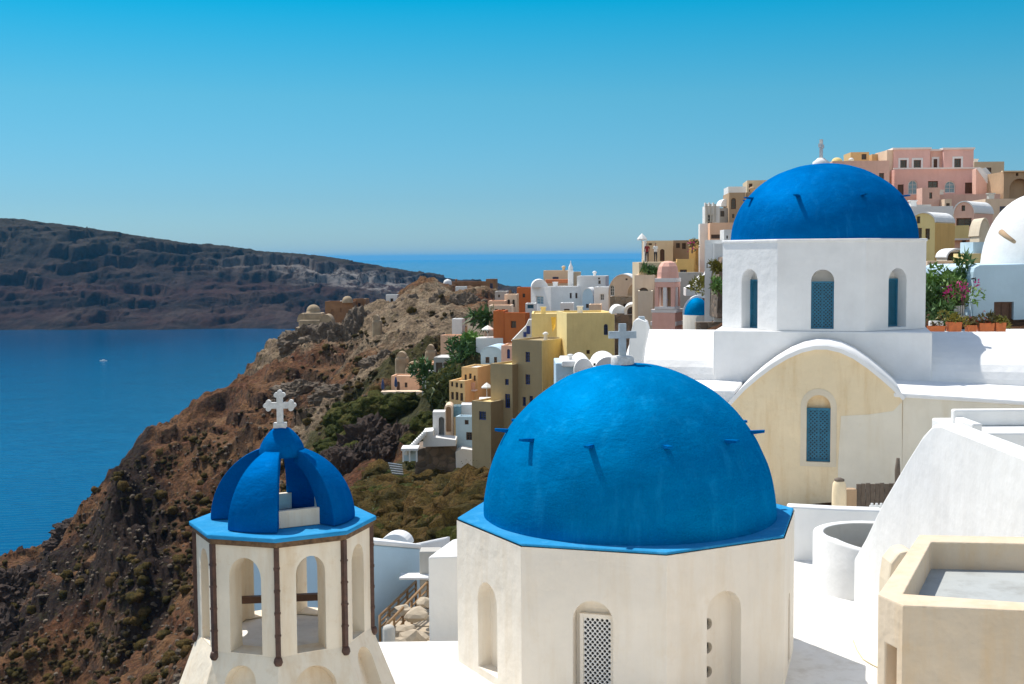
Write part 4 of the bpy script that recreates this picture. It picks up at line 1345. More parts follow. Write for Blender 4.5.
hs('vaulted_house', 'peach barrel-vaulted house, larger one above the stone wall', 638, 126, 10, 274.5, 306, 'peach_pale', xl=608.5, D=7, roof='vaultL', rise=2.4, roofmat='white',
   opsL=[('a', 610, 614.5, 285, 296) + WW, ('r', 625.4, 627.6, 278.4, 280.2) + DW])
hs('vaulted_house', 'brownish small barrel-vaulted house in front of the peach vault', 641, 121, 10, 283.5, 306, 'brown_plaster', xl=627.5, D=4, roof='vaultL', rise=1.3, roofmat='peach_pale')
hs('retaining_house', 'pale stone-faced house base below the peach vaults', 642, 118, 6, 296.5, 318, 'rubble', xl=610, D=3, roofmat='tan', cat='house')
hl_ = hs('vaulted_house', 'white barrel vault with a dark round-headed lunette, by the pink bell tower', 639, 101, 34, 305, 334, 'white', xl=625.5, xr=613, L=None, D=5, roof='vaultL', rise=1.0, roofmat='white',
   opsL=[('a', 627.4, 637, 306.8, 314.2) + DW]) if False else hs('vaulted_house', 'white barrel vault with a dark round-headed lunette, by the pink bell tower', 639, 101, 6, 305, 334, 'white', xl=624.5, D=6, roof='vaultL', rise=.75, roofmat='white',
   opsL=[('a', 627.2, 636.8, 306.6, 314.4) + DW])
vault_part(hl_['t'], 'side_vault', 'white', 612, 628, 305.5, 314, 102.5, 4)
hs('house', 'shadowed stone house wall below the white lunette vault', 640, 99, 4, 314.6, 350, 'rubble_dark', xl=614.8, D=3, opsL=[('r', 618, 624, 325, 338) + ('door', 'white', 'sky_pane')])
hs('house', 'pale grey house front between the lunette vault and pink tower', 660, 97, 5, 312.5, 345, 'peach_pale', xl=634, D=4, roofmat='white')

# ---- white chimneys and vault just behind the large dome
hk = thing('vaulted_house', 'low white vaults and chimneys right behind the top of the large dome', 'house', av(585, 380, 62))
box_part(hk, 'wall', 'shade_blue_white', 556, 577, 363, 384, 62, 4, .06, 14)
box_part(hk, 'parapet', 'white', 562, 576, 361, 367, 61.6, 4.3, .08)
vault_part(hk, 'roof_vault', 'white', 574, 593.5, 358.5, 371, 61, 5)
box_part(hk, 'side_wall', 'white', 574.2, 593.4, 370.9, 386, 61, 5, .05, 14)
vault_part(hk, 'roof_vault', 'white', 595, 622, 357, 370, 60, 5)
box_part(hk, 'side_wall', 'white', 594, 622, 366, 388, 60.1, 4.8, .05, 14)
mb = MB(); p = av(570.5, 362, 62.5); mb.lathe(p, [(.12, -.1), (.11, .35), (.20, .37), (.20, .46), (.1, .50), (0, .5)], 14); mb.build('chimney', 'white', hk)
mb = MB(); p = av(594.5, 364.5, 59.8); mb.box(p, (.14, .04, .16)); mb.build('vent', 'dark', hk)
# leaning white buttress wall beside the dome cross
bw_ = thing('buttress_wall', 'white slanted wall end with a grey chimney cap, right of the dome cross', 'wall', av(638, 366, 40))
mb = MB(); Yb = 39.4
mb.prism([av(x, y, Yb) for x, y in ((627, 372), (629.5, 340), (633.5, 321), (638, 318.5), (646.5, 322), (648.5, 330), (644, 350), (641.5, 372))], Vector((.2, 1.3, 0))); mb.build('wall', 'white', bw_, bevel=.06)
box_part(bw_, 'chimney_cap', 'cross_grey', 639, 645, 316.5, 322.5, Yb + .3, .3, .03)

# ---- pink bell tower
def pink_tower():
    Y = 80.0
    t = thing('bell_tower', 'pink-and-white bell tower with a pink domed top', 'bell tower', av(667, 335, Y))
    yaw = 24
    def blk(name, mat, xc, x0, x1, y0, y1, ex=0):
        c_, s_ = math.cos(R(yaw)), math.sin(R(yaw))
        dl, dr = Vector((-c_, s_, 0)), Vector((s_, c_, 0))
        P = av(xc, y1, Y); zt = av(xc, y0, Y).z
        L = reach(P, dl, x0); D = reach(P, dr, x1)
        mb = MB(); mb.obox(P - Z * ex, dl * L, dr * L, Z * (zt - P.z + ex))
        mb.build(name, mat, t, bevel=.02)
        return P, dl, dr, L, D, zt
    P, dl, dr, L, D, zt = blk('base', 'pink_tower', 675, 652, 683, 313, 333, 3)
    blk('base_band', 'pink_trim', 676.0, 650.4, 684, 321.8, 326)
    blk('cornice', 'pink_trim', 676.3, 651, 684, 309.6, 312.9)
    # belfry: four corner piers and mid pillars
    P, dl, dr, L, D, zt = blk('belfry_floor', 'pink_trim', 674.5, 654.5, 681, 306.8, 309.5)
    hz = av(675, 287.5, Y).z - zt
    core = MB(); core.obox(P * 1 + Z * (zt - P.z) + dl * L * .30 + dr * L * .30, dl * L * .40, dr * L * .40, Z * hz); core.build('belfry_core', 'brown_plaster', t)
    for a in (0, .39, .80):
        for b in (0, .39, .80):
            if a == .39 and b == .39: continue
            mb = MB(); mb.obox(Vector((P.x, P.y, zt + .002)) + dl * L * (a + .01) + dr * L * (b + .01), dl * L * .18, dr * L * .18, Z * hz); mb.build('pier', 'pink_trim' if (a == .39 or b == .39) else 'pink_tower', t)
    blk('belfry_band', 'pink_tower', 674.6, 655, 681, 282.2, 287.4)
    P, dl, dr, L, D, zt = blk('upper_cornice', 'pink_trim', 675, 654.6, 682, 278.2, 282.1)
    cc = P + dl * L / 2 + dr * L / 2; cc.z = zt
    hd = av(667, 261, Y).z - zt
    mb = MB(); r = L * .52
    mb.lathe(cc, [(r, 0), (r * .97, hd * .35), (r * .86, hd * .68), (r * .62, hd * .9), (r * .3, hd * .99), (0, hd)], 8, sm=False, a0=yaw + 22.5, a1=yaw + 382.5); mb.build('dome', 'pink_tower', t)
    # bell
    mb = MB(); mb.lathe(cc + Z * 1.2 + Vector((-.2, -.4, -3.0)), [(.22, 0), (.2, .05), (.14, .2), (.1, .3), (0, .33)], 14); mb.build('bell', 'metal_grey', t)
pink_tower()

# ---- small blue-domed church right of the pink tower
def small_blue():
    Y = 78.0
    t = thing('domed_church', 'small church with a squat blue dome beside the pink bell tower', 'church', av(697, 333, Y))
    c = av(697, 315, Y + 1.1); r = (av(711, 315, Y).x - av(683, 315, Y).x) / 2
    mb = MB(); mb.lathe((c.x, c.y, c.z - 3), [(r * 1.02, 0), (r * 1.02, 3.0)], 40); mb.lathe((c.x, c.y, c.z), [(r * 1.02, 0), (r * .90, .02)], 40); mb.build('drum_wall', 'grey_plaster', t)
    dome_mesh((c.x, c.y, c.z - .02), r * .92, av(697, 297.5, Y + 1).z - c.z, 40, 16).build('dome', 'dome_blue', t)
    # white arch band on its left shoulder
    mb = MB(); n = 14
    o = [Vector((c.x + (r * 1.22) * math.cos(R(60 + 120 * i / n)) + .3, c.y + .5, c.z + 1.62 * math.sin(R(60 + 120 * i / n)) - .05)) for i in range(n + 1)]
    i_ = [Vector((c.x + (r * 1.03) * math.cos(R(60 + 120 * i / n)) + .3, c.y + .5, c.z + 1.42 * math.sin(R(60 + 120 * i / n)) - .05)) for i in range(n + 1)]
    mb.prism(o + i_[::-1], Vector((0, .5, 0))); mb.build('arch_band', 'white', t)
small_blue()
o = box_part(None, 'stone_wall', 'rubble', 696, 723, 322, 336, 73, .5); tag(o, 'pale stone wall in front of the small blue dome', 'wall')
o = box_part(None, 'terrace_wall', 'tan', 711, 735, 305, 336, 82, 3, extra=3); tag(o, 'tan terrace block right of the small blue dome', 'terrace')

# ---- upper middle cluster
ht = hs('house', 'tan house with a dark door and white corner, left end of the upper row', 673, 97, 3, 240.5, 275, 'tan', xl=645, D=6, roofmat='white',
        opsL=[('a', 660, 664.6, 249, 261) + DD, ('r', 648.4, 652, 243.2, 245.2) + DW])
o_ = box_part(ht['t'], 'corner_trim', 'white', 644.2, 646.8, 241, 262, 96.8, .4)
hs('house', 'brown stone house with timber screens on the skyline, between tan and ochre houses', 689, 99, 2, 240.2, 275, 'brown_plaster', xl=673.3, D=5, roofmat='tan', opsL=[('r', 676, 680, 243, 248) + DW, ('r', 682, 686, 243, 249) + DW])
hs('house', 'ochre-orange house with deep recesses, right of the bougainvillea', 704.5, 92, 8, 239, 280, 'orange_ochre', xl=689, D=5, roofmat='yellow_roof', opsL=[('r', 695.5, 701, 249, 265) + NI])
hs('house', 'low orange-ochre wall house behind the pink tower dome', 694, 87, 6, 259, 284, 'orange_ochre', xl=677, D=3, roofmat='yellow_roof')
o = box_part(None, 'parapet_wall', 'grey_plaster', 678, 703, 272.2, 285, 85, 1.0, extra=2); tag(o, 'grey parapet wall between the pink tower and white house', 'wall')
hs('house', 'white house with a dark slit window left of the back church', 724.5, 74, 12, 239.8, 283, 'white', xl=704.6, D=4, roofmat='white', opsR=[('r', 712, 714, 245, 254) + DW] if False else [], opsL=[('r', 706.5, 707.6, 263, 268) + DW])
w2_ = poly_terrace('stair_parapet', 'white stepped stair parapet climbing above the small blue dome', 'white', [(686, 296), (686, 288), (694, 284), (701, 276), (706, 275), (711, 262), (716, 262), (716, 296)], 81, 0, 'stair', 1.5)
plant('shrub', 'yellow-green shrub above the small blue dome', av(706, 293, 77), 1.0, .6, 'leaf_yellow', 300, .2, 'shrub')
plant('shrub', 'green creeper on the brown bank left of the back church drum', av(717, 270, 70), .55, .3, 'leaf_yellow', 260, .18, 'shrub')
plant('shrub', 'second green creeper lower on the brown bank by the drum', av(716, 287, 69), .7, .3, 'leaf_green', 300, .18, 'shrub')
o = poly_terrace('rock_bank', 'brown earth bank between the white house and the back church', 'rubble_dark', [(717, 318), (718, 282), (720, 268), (723, 257), (737, 256), (737, 318)], 71.5, 0, 'bank', 4)
plant('bougainvillea', 'pink bougainvillea on the skyline beside the ochre house', av(692, 250, 91), .6, .4, 'leaf_scrub', 60, .2, 'shrub', bloom='bloom_magenta')

# ---- houses above, left of the back church dome
hq = hs('house', 'white skyline house made of three tall narrow fins', 719.5, 96, 2, 206, 235, 'white', xl=704.8, D=2, extra=1)
for x in (706.2, 710.2, 714.6): box_part(hq['t'], 'slot', 'grey_plaster', x, x + 1.5, 204, 222, 95.85, .1)
for x in (704.8, 708.6, 712.6): box_part(hq['t'], 'fin', 'white', x, x + 1.7, 202.6, 206.2, 95.9, .5)
hs('house', 'small white cube house on the skyline left of the peach house', 711, 90, 6, 223.5, 243, 'white', xl=699.8, D=3)
hs('house', 'peach house with a dark window strip behind the white cube', 737, 88, 4, 222.5, 245, 'peach', xl=710, D=5, roofmat='tan', opsL=[('r', 709.9 + 1.2, 724, 234.5, 238.6) + DW])
hs('house', 'small white annex house touching the left edge of the back dome', 736, 84, 3, 229.5, 245, 'white', xl=724, D=3, opsL=[('r', 726.4, 728, 235.6, 238.6) + DW])
hs('house', 'grey house with a round dark window on the skyline', 732, 98, 5, 208, 230, 'grey_plaster', xl=718, D=4, roofmat='white', opsL=[('r', 720.4, 724.4, 211, 216.6) + DW])
hp = hs('house', 'brown house with a deep green-edged arch, left of the dome', 745, 97, 4, 192.5, 232, 'brown_plaster', xl=729, D=6, roofmat='tan', opsL=[('a', 731, 736, 198, 209) + DW, ('r', 732, 734.4, 214, 218) + DW])
vault_part(hp['t'], 'roof_vault', 'white', 721, 732, 198.5, 206, 99, 3)
hs('house', 'white flat house on the skyline in front of the tan rooftop', 746, 103, 3, 186.5, 212, 'white', xl=728.2, D=4)
hs('house', 'tan rooftop house with a brown door, highest left of the dome', 775, 106, 6, 180, 215, 'tan', xl=747, D=6, roofmat='tan', opsL=[('r', 749, 752.4, 183.5, 191.8) + DD])
hs('house', 'long tan house half hidden by the left side of the back dome', 790, 99, 4, 192, 235, 'brown_plaster', xl=745.5, D=6, roofmat='tan')

# ---- pink mansion on the ridge
def mansion():
    Y = 118.0
    h = hs('mansion', 'two-storey pink mansion with white window frames, on the skyline', 979.5, Y, 4, 168.5, 206, 'pink', xl=894, D=8, roofmat='pink_trim', cat='mansion',
           opsL=[('r', 897.6, 903.6, 184.5, 195.5) + DD, ('a', 908, 917.6, 180, 194.5) + ('window', 'pink_trim', 'sky_pane'), ('a', 944.5, 955.5, 180.8, 193) + ('window', 'pink_trim', 'sky_pane'), ('r', 965, 973, 182.5, 193.5) + DD, ('r', 928, 938, 181, 192) + DW], rim=.5)
    t = h['t']; OL = h['OL']; U = -h['dl']; N = U.cross(Z)
    # upper storey in two blocks with a recess
    def upper(x0, x1, y0, back, ops, mat):
        O = OL - N * back
        a = onplane(x0, 168.3, O, N); b = onplane(x1, 168.3, O, N); zt = onplane((x0 + x1) / 2, y0, O, N).z
        w = (b - a).dot(U); z0 = h['zt'] - .3; Q = Vector((a.x, a.y, z0)); hh = zt - z0
        mb = MB(); facade(mb, t, Q, U, Z, rect(0, w, 0, hh), ops, .2)
        B2 = -N * 4.5
        for p, q in (((0, 0), (0, hh)), ((w, hh), (w, 0)), ((0, hh), (w, hh))):
            A, B = Q + U * p[0] + Z * p[1], Q + U * q[0] + Z * q[1]
            mb.poly([A, B, B + B2, A + B2])
        mb.poly([Q + B2, Q + B2 + U * w, Q + B2 + U * w + Z * hh, Q + B2 + Z * hh])
        mb.build('upper_storey', mat, t)
        cb = MB(); cb.obox(Q + Z * (hh + .003) - U * .12 + N * .12, U * (w + .24), -N * 4.7, Z * .22); cb.build('cornice', 'pink_trim', t)
        for op in ops:
            q = pxop(O, U, Z, *op[:5]); 
            lo = min(b for a, b in q); xs = [a for a, b in q]; hi = max(b for a, b in q)
            fr = MB(); o_ = rect(min(xs) - .22, max(xs) + .22, lo - .02, hi + .25)
            fr.wall(O + N * .03, U, Z, o_, [q], .03); fr.build('window_surround', 'white', t)
    upper(893.5, 930, 149.5, 1.6, [('r', 900.2, 906.8, 160, 168.0) + DW, ('r', 913.6, 921, 160, 168.0) + DW], 'pink')
    upper(930.2, 943.3, 151, 2.2, [('r', 933.5, 937.3, 159, 168) + DD], 'salmon')
    upper(943.5, 973.4, 149.5, 1.4, [('r', 954.2, 961, 158.6, 168.0) + DW], 'pink')
    box_part(t, 'wing', 'peach_pale', 886.5, 894.5, 150, 200, Y + 2, 5)
    box_part(t, 'floor_band', 'pink_trim', 894, 980, 167.2, 169.2, Y - .12, .3)
    return h
mansion()
sp = thing('outdoor_stair', 'pink outdoor stair with a white balustrade at the mansion end', 'stair', av(988, 195, 116))
mb = MB(); mb.prism([av(976, 195, 116), av(976, 169, 116), av(979, 168, 116), av(992, 191, 116), av(992, 195, 116)], Vector((0, 1.2, 0))); mb.build('stringer', 'salmon', sp)
for dy, yy in ((0, 115.8), (0, 117.4)):
    mb = MB(); o_ = 0 if yy < 116 else 5
    mb.prism([av(977 + o_, 168.5, yy), av(981 + o_, 167.5, yy), av(999 + o_, 188, yy), av(999 + o_, 196, yy), av(994 + o_, 192, yy)], Vector((0, .25, 0))); mb.build('balustrade', 'white', sp)
hs('house', 'long salmon pink retaining house wall below the mansion terrace', 1000, 112, 2, 194, 212, 'salmon', xl=899, D=4, roofmat='pink_trim')
hn = hs('house', 'tiny pink rooftop hut with one dark opening, in front of the mansion', 939.5, 110, 4, 187.5, 212, 'salmon', xl=922, D=2.5, roofmat='white', opsL=[('r', 929.3, 932.2, 192.5, 198.6) + DW], rim=.1)
hs('house', 'tiny pink hut with a dark hole low on the pink wall', 951.5, 108.5, 4, 199, 212, 'peach_pale', xl=944.5, D=2, opsL=[('r', 946.2, 949.8, 203.2, 206.6) + DW], rim=.1)
hs('house', 'salmon skyline house with one dark window left of the mansion', 889, 116, 3, 160.5, 205, 'salmon', xl=832, D=6, roofmat='beige', opsL=[('r', 879, 884, 173, 180.5) + DW])
hs('house', 'small ochre rooftop cube with one dark opening, above the back dome', 869, 122, 3, 152, 168, 'ochre', xl=850.5, D=4, opsL=[('r', 861.6, 866.5, 154, 159.5) + DW])
hs('house', 'lower plain ochre rooftop cube between cube and mansion', 885.5, 123, 3, 154, 168, 'ochre', xl=872, D=4)
mb = MB(); p = av(837, 162.5, 120); mb.lathe(p, [(.72, -.6), (.70, .1), (.5, .42), (.25, .56), (0, .6)], 16); tag(mb.build('rooftop_dome', 'yellow_roof'), 'tiny yellow rooftop dome touching the top right of the back dome', 'dome')
hs('house', 'olive-ochre stone house behind the right end of the mansion', 1003.5, 128, 3, 161.5, 200, 'tan', xl=973.5, D=5)
# stone arch house at the edge
ar = thing('stone_gatehouse', 'brown stone gatehouse with a big dark arch at the right edge', 'gatehouse', av(1015, 198, 112), G)
O = av(1003.5, 199, 112); w = av(1040, 199, 112).x - O.x; hh = av(1010, 171.5, 112).z - O.z
mb = MB(); U = Vector((1, 0, 0))
facade(mb, ar, O - Z * 1, U, Z, rect(0, w, 0, hh + 1), [('a', 1009.5, 1030, 178.5, 198.6) + NI, ('r', 1016, 1018.5, 173, 176) + DW], .8)
for p, q in (((0, 0), (0, hh + 1)), ((0, hh + 1), (w, hh + 1)), ((w, hh + 1), (w, 0))):
    A, B = O - Z + U * p[0] + Z * p[1], O - Z + U * q[0] + Z * q[1]; mb.poly([A, B, B + Vector((0, 5, 0)), A + Vector((0, 5, 0))])
mb.build('wall', 'brown_plaster', ar)
box_part(ar, 'cornice', 'tan', 1002.8, 1042, 170.4, 172, 111.8, .5)

# ---- vaulted houses between the dome and the white house
hv1 = hs('vaulted_house', 'yellow barrel-vaulted house with three dark windows and a white roof', 934.5, 76, 38, 212.5, 268, 'yellow', xl=911, xr=953.5, roof='vaultL', rise=.75, roofmat='white',
         opsL=[('r', 916.6, 920.2, 216.4, 223.4) + DW, ('r', 916.2, 921.8, 228, 239) + DW, ('r', 925.2, 929.8, 228.5, 239.5) + DW])
sidewall = MB(); P = hv1['B'] + hv1['dr'].cross(Z) * .02; sidewall.obox(P, hv1['dr'] * hv1['D'], Z * (hv1['zt'] - hv1['B'].z - .8), hv1['dr'].cross(Z) * .04); sidewall.build('side_wall', 'orange_ochre', hv1['t'])
hv2 = hs('vaulted_house', 'pink arched house with a yellow balustrade balcony and orange flank', 973.5, 81, 40, 201.5, 258, 'salmon', xl=953.2, xr=992, roof='vaultL', rise=.95, roofmat='white',
         opsL=[('r', 961.4, 965.2, 205.4, 211) + DW, ('r', 956, 971.5, 218, 226.5) + DW, ('r', 961.5, 966, 239.5, 247) + DD])
balcony(hv2['t'], hv2['OL'], -hv2['dl'], 952.4, 972.6, 226, 238.5, .9, 'yellow_roof', 7, .2)
hs('house', 'low white roof block left of the pink arched house', 953, 90, 5, 206, 225, 'white', xl=905, D=4, roofmat='white')
hs('house', 'white-roofed terrace house under the stone gatehouse', 1024, 95, 4, 198.5, 225, 'peach_pale', xl=985, D=5, roofmat='white')
hs('house', 'small cream gabled house with a little dark window', 967.5, 66, 6, 249.5, 268, 'beige_pale', xl=947, D=3, roof='vaultL', rise=.55, roofmat='white', opsL=[('r', 960.6, 964.2, 251.6, 256.8) + DW])
hs('house', 'low peach house with a dark doorway behind the garden', 967.5, 62, 4, 261, 290, 'peach_pale', xl=927, D=4, roofmat='white', opsL=[('r', 953, 960, 262.6, 274) + DD])
hs('house', 'plain olive-yellow house with a pale blue roof edge, beside the white vault', 985, 60, 3, 253.5, 290, 'yellow', xl=967.8, D=3, roofmat='shade_blue_white')
vh = hs('vaulted_house', 'small pale yellow vault house squeezed behind the white vault', 989, 69, 8, 219, 262, 'beige_pale', xl=979, D=3, roof='vaultL', rise=1.2, roofmat='beige_pale')
box_part(vh['t'], 'side_block', 'shade_blue_white', 973, 984.5, 242, 253.3, 61.5, 2.2)

# ---- rust and peach cluster, middle left
hs('house', 'dark rust-orange house with a flat front, left of the yellow house', 525.5, 126, 26, 313, 352, 'rust', xl=503, xr=530, roofmat='peach')
hs('house', 'darker rust house side to the left of the flat rust front', 504, 127, 8, 311, 350, 'rust', xl=493.5, D=4, roofmat='peach')
hs('house', 'tall rust-red tower house against the island', 532.5, 152, 5, 287.5, 322, 'rust', xl=517, D=4, opsL=[('r', 522.5, 525.2, 293.5, 297.5) + DW])
hs('house', 'peach house with two arched dark windows beside the rust tower', 516.8, 147, 5, 294.5, 322, 'peach_pale', xl=504.6, D=4, opsL=[('a', 507.6, 510, 299.5, 308) + DW, ('a', 512.4, 514.8, 299.5, 307) + DW])
hs('house', 'low orange flat-roofed house left of the peach house', 505, 144, 5, 301, 325, 'peach', xl=488.5, D=4, roofmat='peach')
hs('house', 'peach terrace house with openings, above the dark rust front', 511, 133, 5, 305.5, 325, 'peach_pale', xl=489, D=4, roofmat='peach', opsL=[('r', 495, 498, 309, 316) + DW, ('r', 502, 505, 309, 316) + DW])
hs('vaulted_house', 'peach barrel-vaulted house with white front arch beneath the cape rocks', 484.5, 140, 24, 312.5, 336, 'peach_pale', xl=467.5, xr=489, roof='vaultL', rise=1.7, roofmat='peach_pale', opsL=[('a', 470, 476, 318, 326) + DW])
hs('house', 'grey-white house half behind the orange roofs under the island', 507, 155, 4, 291.5, 312, 'grey_plaster', xl=495, D=4, roofmat='white', opsL=[('r', 498, 500, 294.6, 297.5) + DW])
hs('house', 'narrow white house with a teal window next to the rust tower', 535.5, 134, 5, 303.5, 325, 'white', xl=525.5, D=3, opsL=[('r', 527.4, 533.6, 304.6, 308.4) + ('window', 'teal', 'teal_dark')])
sb_ = thing('outdoor_stair', 'white stair with a blue door beside the yellow house', 'stair', av(522, 341, 122))
mb = MB(); mb.prism([av(x, y, 121) for x, y in ((511.5, 341), (520, 332), (526, 326), (529, 319.5), (532, 319.5), (532, 341))], Vector((0, 1.6, 0))); mb.build('flight', 'white', sb_)
box_part(sb_, 'door', 'deep_blue', 526.6, 530, 326, 334, 120.9, .12)
box_part(sb_, 'door', 'deep_blue', 523.4, 526.4, 332, 337, 120.85, .12)
hs('house', 'salmon house front with a blue door right of the blue-white vault', 514, 113, 10, 345.5, 385, 'salmon', xl=501.5, D=4, roofmat='tan', opsL=[('a', 507, 510, 349, 358.5) + BD])
hs('vaulted_house', 'blue-white barrel-vaulted house above the ochre house roof', 502, 121, 12, 347, 380, 'shade_blue_white', xl=481, D=5, roof='vaultL', rise=.9, roofmat='shade_blue_white', opsL=[('r', 485.5, 489.5, 357, 363) + DW, ('r', 494, 497, 357, 363) + DW])
hs('house', 'peach cube house on the slope above dark openings', 469, 141, 16, 335.5, 370, 'peach', xl=440.8, xr=474, roofmat='peach')
hb_ = hs('house', 'white-roofed house with dark openings below the peach cube', 458, 135, 8, 357.5, 380, 'grey_plaster', xl=434, D=5, roofmat='white', opsL=[('r', 436, 442.5, 362.5, 376) + DW, ('r', 446, 454, 362.5, 376) + DW], rim=.1)
hs('house', 'small peach house with a dark doorway on the bare slope', 419.5, 146, 8, 376, 402, 'peach', xl=391.5, xr=424, roofmat='peach_pale', opsL=[('a', 396.6, 399.8, 381.5, 391) + DD, ('r', 404.6, 407.4, 382.5, 387.5) + DW])
hs('house', 'little white cube house between peach house and trees', 434, 142, 6, 371, 392, 'white', xl=422, D=3)
hs('house', 'low orange-brown house roof up-slope of the small peach house', 433, 148, 6, 363, 384, 'peach', xl=417, D=4)

o = box_part(None, 'terrace_wall', 'tan', 639, 690, 262, 290, 88, 6, extra=4); tag(o, 'tan terrace block between the pink tower and the tan skyline house', 'terrace')
for args in (
    ('small white flat hut on the bare cape slope above the peach cube', 462, 150, 6, 319, 330, 'white', 452),
    ('tiny ochre house between the trees, under the peach cube', 452, 146, 8, 352, 366, 'ochre', 443.5),
    ('little white block wedged between the chapel and the yellow roofs', 573, 133, 6, 303, 322, 'white', 560.5),
    ('little peach block behind the yellow wing roof, beside the vaulted white house', 601, 127, 6, 304.5, 322, 'peach_pale', 589),
    ('peach house with small windows in front of the tan terrace block', 654.5, 86.5, 10, 275, 300, 'peach_pale', 634.5),
    ('low cream house at the foot of the peach house, left of the pink tower', 653, 84.5, 6, 291, 318, 'beige_pale', 638),
    ('narrow white roof hut against the back drum, above the ivy bank', 722, 73, 8, 243.5, 262, 'white', 714),
    ('low white house below the mansion wall, right of the back dome', 931, 101, 4, 204.5, 218, 'white', 913),
    ('low cream house below the mansion wall, next to the pink vault', 956, 98, 4, 208, 222, 'beige_pale', 938)):
    hs('house', args[0], *args[1:6], args[6], xl=args[7], D=3, rim=.15)
# parasols
def parasol(label, px, py, w, mat, Y, closed=False):
    p = av(px, py, Y); t = thing('parasol', label, 'parasol', p)
    sc = Y / 1000
    mb = MB(); mb.tube([p, p + Z * 2.3], .035, 6); mb.build('pole', 'white', t)
    mb = MB()
    if closed: mb.lathe(p + Z * .9, [(.05, 0), (.24, .2), (.22, .8), (.10, 1.4), (0, 1.6)], 10)
    else:
        r = w * sc / 2
        mb.lathe(p + Z * 2.05, [(r, -.12), (r, 0), (r * .5, .28), (0, .5)], 8, sm=False); mb.lathe(p + Z * 2.03, [(r * .99, 0), (r * .5, .27), (0, .48)], 8, sm=False)
    mb.build('canopy', mat, t)
parasol('white parasol on the terrace left of the rust house', 488, 345, 12.5, 'canvas', 128)
parasol('white parasol in front of the ochre house wall', 487, 405, 11, 'canvas', 112)
parasol('cream parasol right of the small blue dome', 718, 325, 10, 'canvas', 79)
parasol('white parasol at the foot of the tan skyline house', 642, 262, 10, 'canvas', 89)
parasol('folded dark blue parasol left of the small peach house', 383, 396, 3, 'awning_blue', 145, True)
parasol('folded dark blue parasol at the corner of the small peach house', 396, 393.5, 3, 'awning_blue', 144, True)
o = box_part(None, 'terrace_wall', 'peach_pale', 381, 424, 391.5, 402, 143.5, 2, extra=3); tag(o, 'pale terrace under the small peach house', 'terrace')
o = box_part(None, 'terrace_wall', 'white', 476, 503, 338, 346, 127, 3, extra=3); tag(o, 'white terrace carrying the parasol left of the rust house', 'terrace')
o = box_part(None, 'terrace_wall', 'white', 479, 493, 399.5, 406, 111.5, 2.5, extra=3); tag(o, 'white terrace at the corner of the ochre house', 'terrace')
# filler skyline of low walls so terraces read as stacked
plant('tree', 'dark green tree above the ochre house, left of two', av(459, 372, 127), 2.0, 2.6, 'leaf_dark', 750, .45, 'tree')
plant('tree', 'dark green tree above the ochre house, right of two', av(471, 367, 129), 2.2, 2.8, 'leaf_green', 800, .45, 'tree')
plant('tree', 'small dark palm-like tree in front of the peach vault', av(488, 331, 134), 1.3, 1.6, 'leaf_dark', 350, .5, 'tree', el=3.0)
plant('tree', 'rounded olive green tree on the slope left of the ochre block', av(440, 400, 122), 2.6, 2.0, 'leaf_scrub_green', 800, .45, 'tree')
plant('tree', 'dark bushy tree right below the white-roofed house', av(428, 388, 138), 2.2, 1.5, 'leaf_dark', 650, .45, 'tree')
plant('tree', 'small tree on the tan house terrace, left of the pink tower', av(651, 275, 87.5), .5, .4, 'leaf_dark', 260, .25, 'tree')

# ---- ruined church and castle remains on the cape
def ruins():
    Y = 250
    HOUSES.append((av(314, 340, Y), av(314, 338, Y).z, 8))
    t = thing('ruined_church', 'ruined stone church with a weathered dome on the cape', 'ruin', av(312, 335, Y))
    box_part(t, 'wall', 'ruin', 299, 320, 320, 345, Y, 6, .3, 6)
    box_part(t, 'wall', 'ruin', 303, 322, 313, 322, Y + 1, 5, .3)
    box_part(t, 'buttress', 'ruin', 295, 304, 327, 345, Y - .6, 5, .6, 6)
    p = av(313.5, 311, Y + 3); r = 1.75
    mb = MB(); mb.lathe((p.x, p.y, p.z - 1.8), [(r * 1.02, 0), (r * 1.02, 1.8), (r * .98, 1.82)], 20); mb.build('drum', 'ruin', t)
    dome_mesh((p.x, p.y, p.z), r, 1.65, 24, 10).build('dome', 'ruin', t)
    vault_part(t, 'vault', 'ruin', 319, 333, 314.5, 326, Y + .5, 5); box_part(t, 'wall', 'ruin', 319.2, 332.8, 325.9, 345, Y + .5, 5, .2, 5)
    vault_part(t, 'vault', 'ruin', 297, 306, 313.5, 322, Y + 1.5, 4)
    mb = MB(); q = av(309.5, 326.5, Y - .05); mb.box(q, (.7, .12, 1.2)); mb.build('opening', 'dark', t)
ruins()
hr = hs('castle_ruin', 'reddish brown roofless castle house behind the ruined church', 353, 262, 4, 301.5, 330, 'ruin_brown', xl=325.5, D=6, cat='ruin', opsL=[('a', 331, 334, 309, 316) + NI, ('r', 340, 342, 308, 312) + NI], rim=.8)
p = av(347.5, 300.5, 262); mb = MB(); mb.lathe(p, [(1.4, -.6), (1.4, .1), (1.1, .7), (.6, 1.1), (0, 1.2)], 16); mb.build('dome', 'ruin', hr['t'])
hs('castle_ruin', 'roofless brown ruin with a broken top right of the castle house', 366, 266, 5, 299, 330, 'ruin_brown', xl=353.5, D=5, cat='ruin', rim=.8)
hs('castle_ruin', 'pale ruin front with two pillars below the castle house', 362, 255, 4, 311, 328, 'ruin', xl=352, D=3, cat='ruin', opsL=[('r', 354, 356, 312.5, 318) + NI, ('r', 358, 360, 312.5, 318) + NI])
